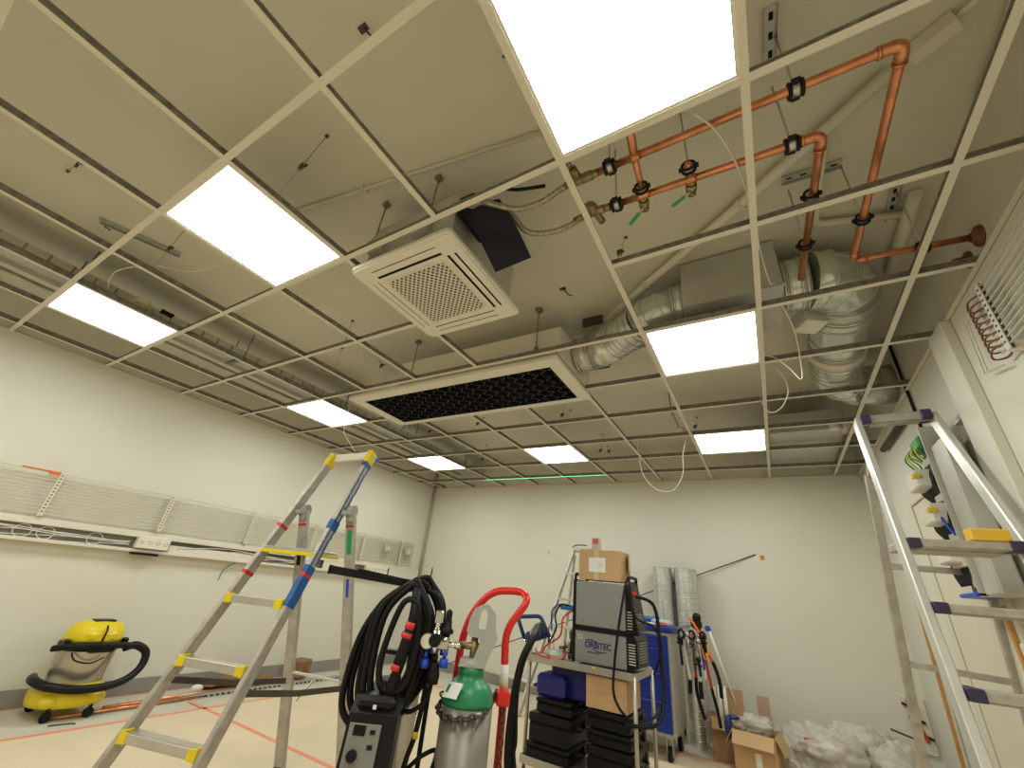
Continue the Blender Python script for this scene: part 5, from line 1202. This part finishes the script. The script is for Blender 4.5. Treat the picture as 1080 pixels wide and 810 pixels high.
# ------------------------------------------------------------------ blue tool cabinet
tc_ = thing('tool_cabinet', (-1.16, 4.6, 0), 'tall grey workshop cabinet with royal blue drawers on castors', 'tool cabinet')
kx0, kx1, ky0, ky1 = -1.46, -.855, 4.36, 4.86
build('cabinet_body', MB().bx(kx0, kx1, ky0, ky1, .16, .90, bev=.006), 'cabgrey', tc_)
build('blue_top', MB().bx(kx0 - .015, kx1 + .015, ky0 - .02, ky1 + .01, .90, .945, bev=.008), 'bluec', tc_)
zs_ = [.185, .40, .60, .78, .875]
for i in range(4):
    d_ = build('drawer', MB().bx(kx0 + .03, kx1 - .022, ky0 - .014, ky0, zs_[i] + .002, zs_[i + 1] - .002, bev=.003), 'bluec', tc_)
    build('drawer_pull', MB().bx(kx0 + .06, kx1 - .06, ky0 - .022, ky0 - .013, zs_[i + 1] - .028, zs_[i + 1] - .012, bev=.003), 'bluec', d_)
for px, py in ((kx0 + .07, ky0 + .06), (kx1 - .06, ky0 + .06), (kx0 + .07, ky1 - .06), (kx1 - .05, ky1 - .06)):
    cs_ = build('caster', MB().cyl((px - .016, py - .02, .05), (px + .016, py - .02, .05), .05, n=22), 'black', tc_)
    build('fork', MB().bx(px - .025, px - .019, py - .045, py + .025, .04, .15).bx(px + .019, px + .025, py - .045, py + .025, .04, .15).bx(px - .03, px + .03, py - .04, py + .04, .145, .16), 'steel', cs_)
# things on the cabinet
top = .945
one('blue_bag', MB().box((-1.05, 4.50, top + .035), (.20, .12, .06), None, 0, .02), 'blue', 'blue plastic packet on top of the tool cabinet', 'packet')
one('clear_packet', MB().box((-.94, 4.47, top + .03), (.17, .16, .045), None, 0, .02), 'bag', 'clear plastic packet on the right of the cabinet top', 'packet')
one('black_tool', MB().box((-1.17, 4.42, top + .03), (.09, .06, .05), None, 0, .01).cyl((-1.18, 4.41, top + .05), (-1.12, 4.41, top + .075), .012), 'blackp', 'small black tool on the left of the cabinet top', 'tool')
for q, (x, m_, lab) in enumerate(((-1.13, 'yellow', 'yellow screwdriver lying on the cabinet top edge'), (-1.02, 'paper', 'white marker lying on the cabinet top edge'), (-.92, 'redp', 'red marker lying on the cabinet top edge'))):
    one('hand_tool', MB().cyl((x - .05, 4.365, top + .011), (x + .04, 4.375, top + .011), .010, n=10).cyl((x + .04, 4.375, top + .011), (x + .08, 4.38, top + .011), .004, n=8), m_, lab, 'tool', 'hand tools on the cabinet edge')
# rack of hanging tools
rk2 = thing('tool_reel', (-.68, 4.6, .95), 'black reel knob on a bar at the right side of the tool cabinet', 'reel')
build('support_bar', MB().beam((-.855, 4.62, .93), (-.62, 4.62, .99), .02, .02, (0, 0, 1)), 'steel', rk2)
build('reel', MB().sphere((-.655, 4.61, 1.045), .038, 12).cyl((-.66, 4.57, .99), (-.66, 4.65, .99), .045, n=20), 'blackp', rk2)
build('blue_cap', MB().cyl((-.57, 4.60, .965), (-.57, 4.64, .965), .024, n=16), 'bluecap', rk2)
def hang_tool(pts, r, m1, end, m2, label, name='pipe_tool', cat='hose'):
    t = thing(name, pts[0], label, cat, 'hoses and tools hanging at the cabinet side')
    build('handle' if m1 != 'orange' else 'orange_sleeve', MB().tube(smooth_path(pts, 6), r, 10), m1, t)
    build('grip', MB().tube(smooth_path(end, 6), r * 1.15, 10), m2, t)
hang_tool([(-.71, 4.585, 1.04), (-.64, 4.565, .92), (-.55, 4.56, .72)], .013, 'orange', [(-.55, 4.56, .72), (-.515, 4.56, .60), (-.51, 4.56, .47)], 'black', 'orange hose ending in a black bend at the cabinet side')
hang_tool([(-.64, 4.60, .95), (-.615, 4.60, .75), (-.585, 4.60, .52)], .011, 'redp', [(-.585, 4.60, .52), (-.56, 4.60, .38), (-.545, 4.60, .26)], 'black', 'red hose with long black end behind the orange one')
hang_tool([(-.70, 4.60, .93), (-.70, 4.58, .75), (-.70, 4.57, .58)], .012, 'redp', [(-.70, 4.57, .58), (-.70, 4.57, .46), (-.655, 4.56, .30)], 'black', 'dark red hose with black end closest to the cabinet')
hang_tool([(-.68, 4.56, .90), (-.665, 4.55, .72), (-.665, 4.55, .56)], .015, 'paper', [(-.665, 4.55, .56), (-.665, 4.55, .44)], 'blackp', 'pale tool handle hanging in the middle of the bundle', cat='tool')
hang_tool([(-.78, 4.56, .93), (-.765, 4.55, .72), (-.745, 4.55, .56)], .014, 'paper', [(-.745, 4.55, .56), (-.755, 4.55, .46)], 'blackp', 'pale tool handle hanging right against the cabinet', cat='tool')
hang_tool([(-.625, 4.55, .82), (-.622, 4.55, .65)], .009, 'bluecap', [(-.622, 4.55, .65), (-.62, 4.55, .58)], 'white', 'slim blue tool hanging among the hoses', cat='tool')
for q in range(5):
    x = -.79 + .045 * q; z = .90 - .03 * (q % 2)
    mb = MB().tube([(x + .024 * math.cos(a), 4.54 + .01 * (q % 2), z + .034 * math.sin(a)) for a in [2 * PI * k / 16 for k in range(16)]], .009, 8, closed=True).box((x, 4.54, z - .06), (.025, .025, .06), None, 0, .004)
    one('pipe_clamp_tool', mb, 'steel' if q % 2 else 'blackp', ('black ring clamp at the left end of the hanging bundle', 'steel ring clamp second in the hanging bundle', 'black ring clamp in the middle of the bundle', 'steel ring clamp beside the orange hose', 'black ring clamp at the right end of the bundle')[q], 'clamp', 'ring clamps hanging at the cabinet side')
for q, (x, z, h_, m_, lab) in enumerate(((-.805, .86, .20, 'blackp', 'black valve tool at the far left of the hanging bundle'), (-.735, .90, .16, 'steel', 'steel valve tool hanging below the first ring clamp'), (-.70, .84, .20, 'trunkdark', 'dark narrow tool hanging beside the dark red hose'), (-.645, .86, .14, 'steel', 'steel tool head hanging under the black reel'), (-.66, .72, .12, 'blackp', 'black tool tip in the lower middle of the bundle'), (-.60, .90, .12, 'blackp', 'black tool head directly behind the orange hose'))):
    mb = MB().tube([(x, 4.525, z), (x + .008, 4.52, z - h_)], .011, 8).sphere((x, 4.525, z), .022, 8).cyl((x - .025, 4.525, z - .03), (x + .025, 4.525, z - .045), .008, n=8)
    one('valve_tool', mb, m_, lab, 'tool', 'small tools hanging at the cabinet side')
mb = MB().tube([(-.60 + .022 * math.cos(a), 4.535, .80 + .07 * math.sin(a)) for a in [2 * PI * k / 16 for k in range(16)]], .006, 8, closed=True)
one('yellow_ring', mb, 'yellowo', 'yellow loop hanging below the orange hose', 'loop')

# ------------------------------------------------------------------ spiral ducts standing at the back wall
def spiral(x, y, r, z1, label, z0=.001):
    t = thing('spiral_duct', (x, y, z0), label, 'duct pipe', 'spiral duct pipes standing by the back wall')
    mb = MB(); n = 28
    mb.tube([(x, y, z0), (x, y, z1)], r, n, cap=False)
    mb.tube([(x, y, z0), (x, y, z1)], r - .002, n, cap=False)
    k = z0 + .03
    build('duct_wall', mb, 'duct', t)
    m2 = MB(); hs = []
    turns = int((z1 - z0) / .055)
    for i in range(turns * 18 + 1):
        a = 2 * PI * i / 18; hs.append((x + (r + .0015) * math.cos(a), y + (r + .0015) * math.sin(a), z0 + .01 + (z1 - z0 - .02) * i / (turns * 18)))
    m2.tube(hs, .0035, 5)
    build('lock_seam', m2, 'duct', t)
    m3 = MB().tube([(x + r * math.cos(2 * PI * k / n), y + r * math.sin(2 * PI * k / n), z1) for k in range(n)], .004, 6, closed=True)
    build('rim', m3, 'duct', t)
spiral(-1.085, 5.34, .105, 1.50, 'tall spiral duct standing at the back wall behind the tool cabinet')
spiral(-.835, 5.33, .115, 1.50, 'tall spiral duct at the back wall, right one of the pair')
spiral(-.80, 5.07, .10, .62, 'short spiral duct standing in front of the tall pair')
one('leaning_pole', MB().tube([(-.61, 5.05, .93), (-.385, 5.30, .01)], .011, 10), 'cablewhite', 'white pole leaning behind the cardboard waste boxes', 'pole')
one('long_rod', MB().tube([(-4.20, 5.19, .012), (-.115, YB - .006, 1.705)], .0055, 8), 'chain', 'long thin metal rod leaning diagonally along the back wall, its tip by the red sticker', 'rod')
one('back_wall_pipe', MB().tube([(-3.3, 5.40, .14), (-2.1, 5.40, .10)], .02, 10), 'offwhite', 'white pipe lying low along the back wall', 'pipe')
# small step ladder far back
sl = thing('step_ladder', (-2.1, 4.8, 0), 'small aluminium step ladder standing behind the shelf cart', 'ladder')
s0, s1 = V((-2.02, 4.95, 1.60)), V((-2.36, 4.45, 0)); s2_, s3 = V((-1.70, 4.98, 1.60)), V((-1.80, 4.50, 0))
for a, b in ((s0, s1), (s2_, s3)): build('stile', MB().beam(a, b, .025, .055, (1, 0, 0), bev=.003), 'alu', sl)
for k in range(1, 6):
    t = k / 6; build('tread', MB().beam(mixp(s0, s1, t), mixp(s2_, s3, t), .025, .07, (0, 0, 1), bev=.002), 'alu', sl)
build('top_cap', MB().beam(s0 + Z * .01, s2_ + Z * .01, .05, .10, (0, 0, 1), bev=.006), 'aluw', sl)
for a, b in ((s0 + Y * .03, V((-2.3, 5.25, 0))), (s2_ + Y * .03, V((-1.78, 5.25, 0)))): build('rear_leg', MB().beam(a - Z * .05, b, .022, .04, (1, 0, 0), bev=.003), 'alu', sl)
build('tool_hook', MB().tube(smooth_path([(-2.03, 4.93, 1.63), (-1.98, 4.93, 1.66), (-1.85, 4.93, 1.66)], 6), .007), 'trunkdark', sl)

import bmesh
from mathutils import noise as mnoise
def crumple(c, r, sc, seed, amp, sub=5):
    bm = bmesh.new(); bmesh.ops.create_icosphere(bm, subdivisions=sub, radius=1.0); vs = []; o = V((seed * 3.1, seed * 1.7, seed * .9))
    for v in bm.verts:
        p = v.co.copy(); lump = mnoise.noise(p * 1.3 + o) * .9
        k = 1 + amp * (lump + .55 * (abs(mnoise.noise(p * 3.1 + o)) - .25) + .38 * (abs(mnoise.noise(p * 7 + o)) - .2) + .16 * (abs(mnoise.noise(p * 15 + o)) - .2))
        q = V((p.x * k * r * sc[0], p.y * k * r * sc[1], p.z * k * r * sc[2])) + V(c)
        if q.z < .03: q.z = .006 + .024 * max(0, min(1, (q.z + .1) / .13)); 
        q.y = min(q.y, YB - .014); q.x = min(q.x, XR - .012); vs.append(q)
    mb = MB(); mb._add(vs, [[v.index for v in f.verts] for f in bm.faces], 0, True); bm.free(); return mb
def blob(name, c, r, sc, seed, m, label, amp=.22, inner=True, cat='plastic bag', grp='clear waste bags in the corner'):
    t = thing(name, (c[0], c[1], 0.002), label, cat, grp)
    build('plastic_film', crumple(c, r, sc, seed, .55), m, t)
    if inner:
        rr = random.Random(seed)
        for q in range(5):
            cc = V(c) + V((rr.uniform(-.55, .55) * r * sc[0], rr.uniform(-.4, .4) * r, rr.uniform(-.45, .25) * r)); cc.z = max(cc.z, .06)
            build('contents', crumple(cc, r * rr.uniform(.28, .45), (1.2, 1, .8), seed + q, .7, 3), ('paper', 'bagin', 'paper', 'pink', 'bagin')[q], t)
    return t
# ------------------------------------------------------------------ waste corner
def open_box(x0, x1, y0, y1, z1, rot, label, flaps=True, m='card'):
    cx_, cy_ = (x0 + x1) / 2, (y0 + y1) / 2; a = V((math.cos(rot), math.sin(rot), 0)); b = V((-math.sin(rot), math.cos(rot), 0)); w, d = (x1 - x0) / 2, (y1 - y0) / 2
    t = thing('open_carton', (cx_, cy_, .001), label, 'cardboard box', 'open waste cartons'); c = V((cx_, cy_, 0)); th = .005
    mb = MB()
    mb.box(c - b * d + Z * z1 / 2, (2 * w, th, z1 - .004), (a, b, Z)).box(c + b * d + Z * z1 / 2, (2 * w, th, z1 - .004), (a, b, Z)).box(c - a * w + Z * z1 / 2, (th, 2 * d, z1 - .004), (a, b, Z)).box(c + a * w + Z * z1 / 2, (th, 2 * d, z1 - .004), (a, b, Z)).box(c + Z * .006, (2 * w, 2 * d, th), (a, b, Z))
    build('carton', mb, m, t)
    if flaps:
        for dr, ln, off in ((-b, w, d), (a, d, w), (-a, d, w)):
            ax_ = a if dr == -b else b
            out = (dr * .75 - Z * .66).normalized() if dr == -b else (dr * .5 - Z * .86).normalized()
            p = c + dr * off + Z * z1; build('flap', MB().box(p + out * .055, (2 * ln * .96, .11, .004), (ax_, out, ax_.cross(out))), m, t)
    return t, c, a, b, d
t, c, a, b, d_ = open_box(-.435, -.145, 4.42, 4.72, .305, -.10, 'open cardboard carton overflowing with plastic waste, nearest of the boxes')
build('tape_strip', MB().box(c - b * (d_ + .004) + Z * .10 + a * .02, (.04, .001, .18), (a, b, Z)), 'paper', t)
open_box(-.66, -.46, 4.78, 5.02, .30, .15, 'smaller brown carton behind the overflowing one, beside the short spiral duct', True, 'cardd')
one('waste_filling', crumple((-.31, 4.58, .32), .11, (1.1, 1.0, .65), 5, .8, 4), 'bag', 'crumpled clear plastic film bulging from the overflowing carton', 'plastic film')
one('blue_glove', MB().sphere((-.475, 4.50, .30), .04, 10, sc=(.8, .8, 1.9)).sphere((-.44, 4.52, .365), .035, 10, sc=(1.4, .8, .5)), 'navyb', 'blue cloth hanging over the left side of the overflowing carton', 'cloth')
for q in range(5):
    x = -.60 + .022 * q; one('white_tube', MB().tube([(x, 4.88, .02), (x + .015 * (q % 2), 4.86, .50 + .02 * (q % 3))], .009, 8), 'cablewhite', 'thin white tube standing in the smaller brown carton', 'tube', 'white tubes standing in the carton')
one('cardboard_sheet', MB().box((-.50, 5.20, .24), (.20, .012, .46), (V((1, .1, 0)).normalized(), V((-.1, 1, 0)).normalized(), Z)), 'card', 'cardboard sheet standing behind the white tubes', 'cardboard')
one('cardboard_sheet', MB().box((-.24, 5.25, .23), (.10, .012, .44), (V((.95, .3, 0)).normalized(), V((-.3, .95, 0)).normalized(), Z)), 'pink', 'narrow reddish board standing between the cartons and bags', 'cardboard')
one('cable_reel', MB().cyl((-.09, 4.55, .10), (-.06, 4.60, .10), .075, n=22).cyl((-.10, 4.535, .10), (-.05, 4.615, .10), .02, n=12), 'slatgrey', 'small grey cable reel beside the overflowing carton', 'reel')
blob('waste_bag', (.17, 4.95, .16), .24, (1.25, 1.0, .82), 11, 'bag', 'clear plastic waste bag with red print right beside the cartons')
one('red_print_scrap', crumple((.10, 4.745, .29), .03, (2.0, .6, .5), 8, .8, 3), 'labelred', 'red printed scrap showing on the waste bag beside the cartons', 'scrap')
blob('waste_bag', (.45, 5.18, .19), .25, (1.1, .9, .85), 21, 'bag', 'clear plastic waste bag in the middle against the back wall')
blob('waste_bag', (.66, 4.90, .15), .20, (1.0, 1.1, .95), 31, 'bag', 'clear plastic waste bag in the corner behind the trestle ladder')
one('brown_scrap', MB().box((.34, 4.80, .06), (.16, .08, .09), (V((.9, .4, 0)).normalized(), V((-.4, .9, 0)).normalized(), Z), 0, .01), 'cardd', 'piece of brown cardboard lying between two waste bags', 'cardboard')
blob('waste_film', (.25, 4.62, .07), .13, (1.3, 1.0, .6), 41, 'bag', 'low heap of clear film on the floor before the waste bags', .3, False, 'plastic film', None)
one('dark_bar', MB().beam((.66, 5.28, .39), (.80, 5.28, .355), .012, .025, (0, 0, 1)), 'trunkdark', 'short dark bar sticking out above the corner waste bag', 'bar')
cb = thing('clamp_board', (.90, 5.36, .20), 'small pale board holding red-handled pipe clamps by the door corner', 'board')
build('board', MB().bx(.80, .955, 5.465, YB, .24, .62, bev=.003), 'offwhite', cb)
for i, (x, z) in enumerate(((.85, .555), (.875, .465), (.90, .36))):
    t = thing('pipe_clamp', (x, 5.40, z), ('red-handled pipe clamp, topmost on the pale board', 'red-handled pipe clamp, middle one on the pale board', 'red-handled pipe clamp, lowest on the pale board')[i], 'clamp', 'red clamps on the pale board')
    build('jaw', MB().beam((x - .05, 5.452, z + .012), (x + .05, 5.452, z - .012), .02, .022, (0, 0, 1), bev=.004), 'chain', t)
    build('red_handle', MB().beam((x - .012, 5.436, z + .045), (x + .006, 5.436, z - .04), .022, .014, (1, 0, 0), bev=.004), 'redp', t)
one('corner_carton', MB().box((.80, 4.35, .11), (.22, .20, .20), (V((.96, .25, 0)).normalized(), V((-.25, .96, 0)).normalized(), Z), 0, .003), 'card', 'cardboard box on the floor behind the trestle ladder', 'cardboard box')
# small marks on the back wall
one('red_sticker', MB().bx(-.075, -.035, YB - .003, YB, 1.655, 1.70), 'orange', 'small red square sticker on the back wall above the cabinet', 'sticker')
one('orange_mark', MB().bx(-2.617, -2.603, YB - .003, YB, 1.585, 1.628), 'orange', 'tiny orange mark on the back wall left of the power source', 'sticker')

# ------------------------------------------------------------------ light and camera
def green_line():
    ld = bpy.data.lights.new('laser_line', 'AREA'); ld.shape = 'RECTANGLE'; ld.size = 1.9; ld.size_y = .006; ld.energy = .35; ld.color = (.02, 1, .45); ld.spread = math.radians(1.5)
    o = bpy.data.objects.new('laser_line', ld); COL.objects.link(o); o.location = (-2.6, 5.066, 1.9); o.rotation_euler = (PI, 0, 0)
green_line()
w = bpy.data.worlds.new('World'); SC.world = w; w.use_nodes = True
w.node_tree.nodes['Background'].inputs[0].default_value = (.9, .85, .75, 1); w.node_tree.nodes['Background'].inputs[1].default_value = 0.02

cam = bpy.data.cameras.new('camera'); co = bpy.data.objects.new('camera', cam); COL.objects.link(co)
cam.sensor_fit = 'HORIZONTAL'; cam.sensor_width = 36; cam.lens = 427.1325 / 1080 * 36; cam.clip_start = .01
Rm = [[0.863435307296992, 0.49523307997205207, 0.09603992198218399], [-0.14969257804261132, 0.43333513244857996, -0.888714124488144], [-0.4817381053974303, 0.7529706896600735, 0.44828956972132156]]
r0, r1, r2 = V(Rm[0]), V(Rm[1]), V(Rm[2])
m3 = Matrix(((r0.x, -r1.x, -r2.x), (r0.y, -r1.y, -r2.y), (r0.z, -r1.z, -r2.z)))
co.matrix_world = Matrix.Translation((0, 0, 1.12)) @ m3.to_4x4()
SC.camera = co
SC.view_settings.view_transform = 'Standard'; SC.view_settings.look = 'None'; SC.view_settings.gamma = 1; SC.view_settings.use_curve_mapping = False
SC.view_settings.exposure = 0.0
SC.cycles.max_bounces = 10; SC.cycles.diffuse_bounces = 6; SC.cycles.caustics_reflective = False; SC.cycles.sample_clamp_indirect = 6
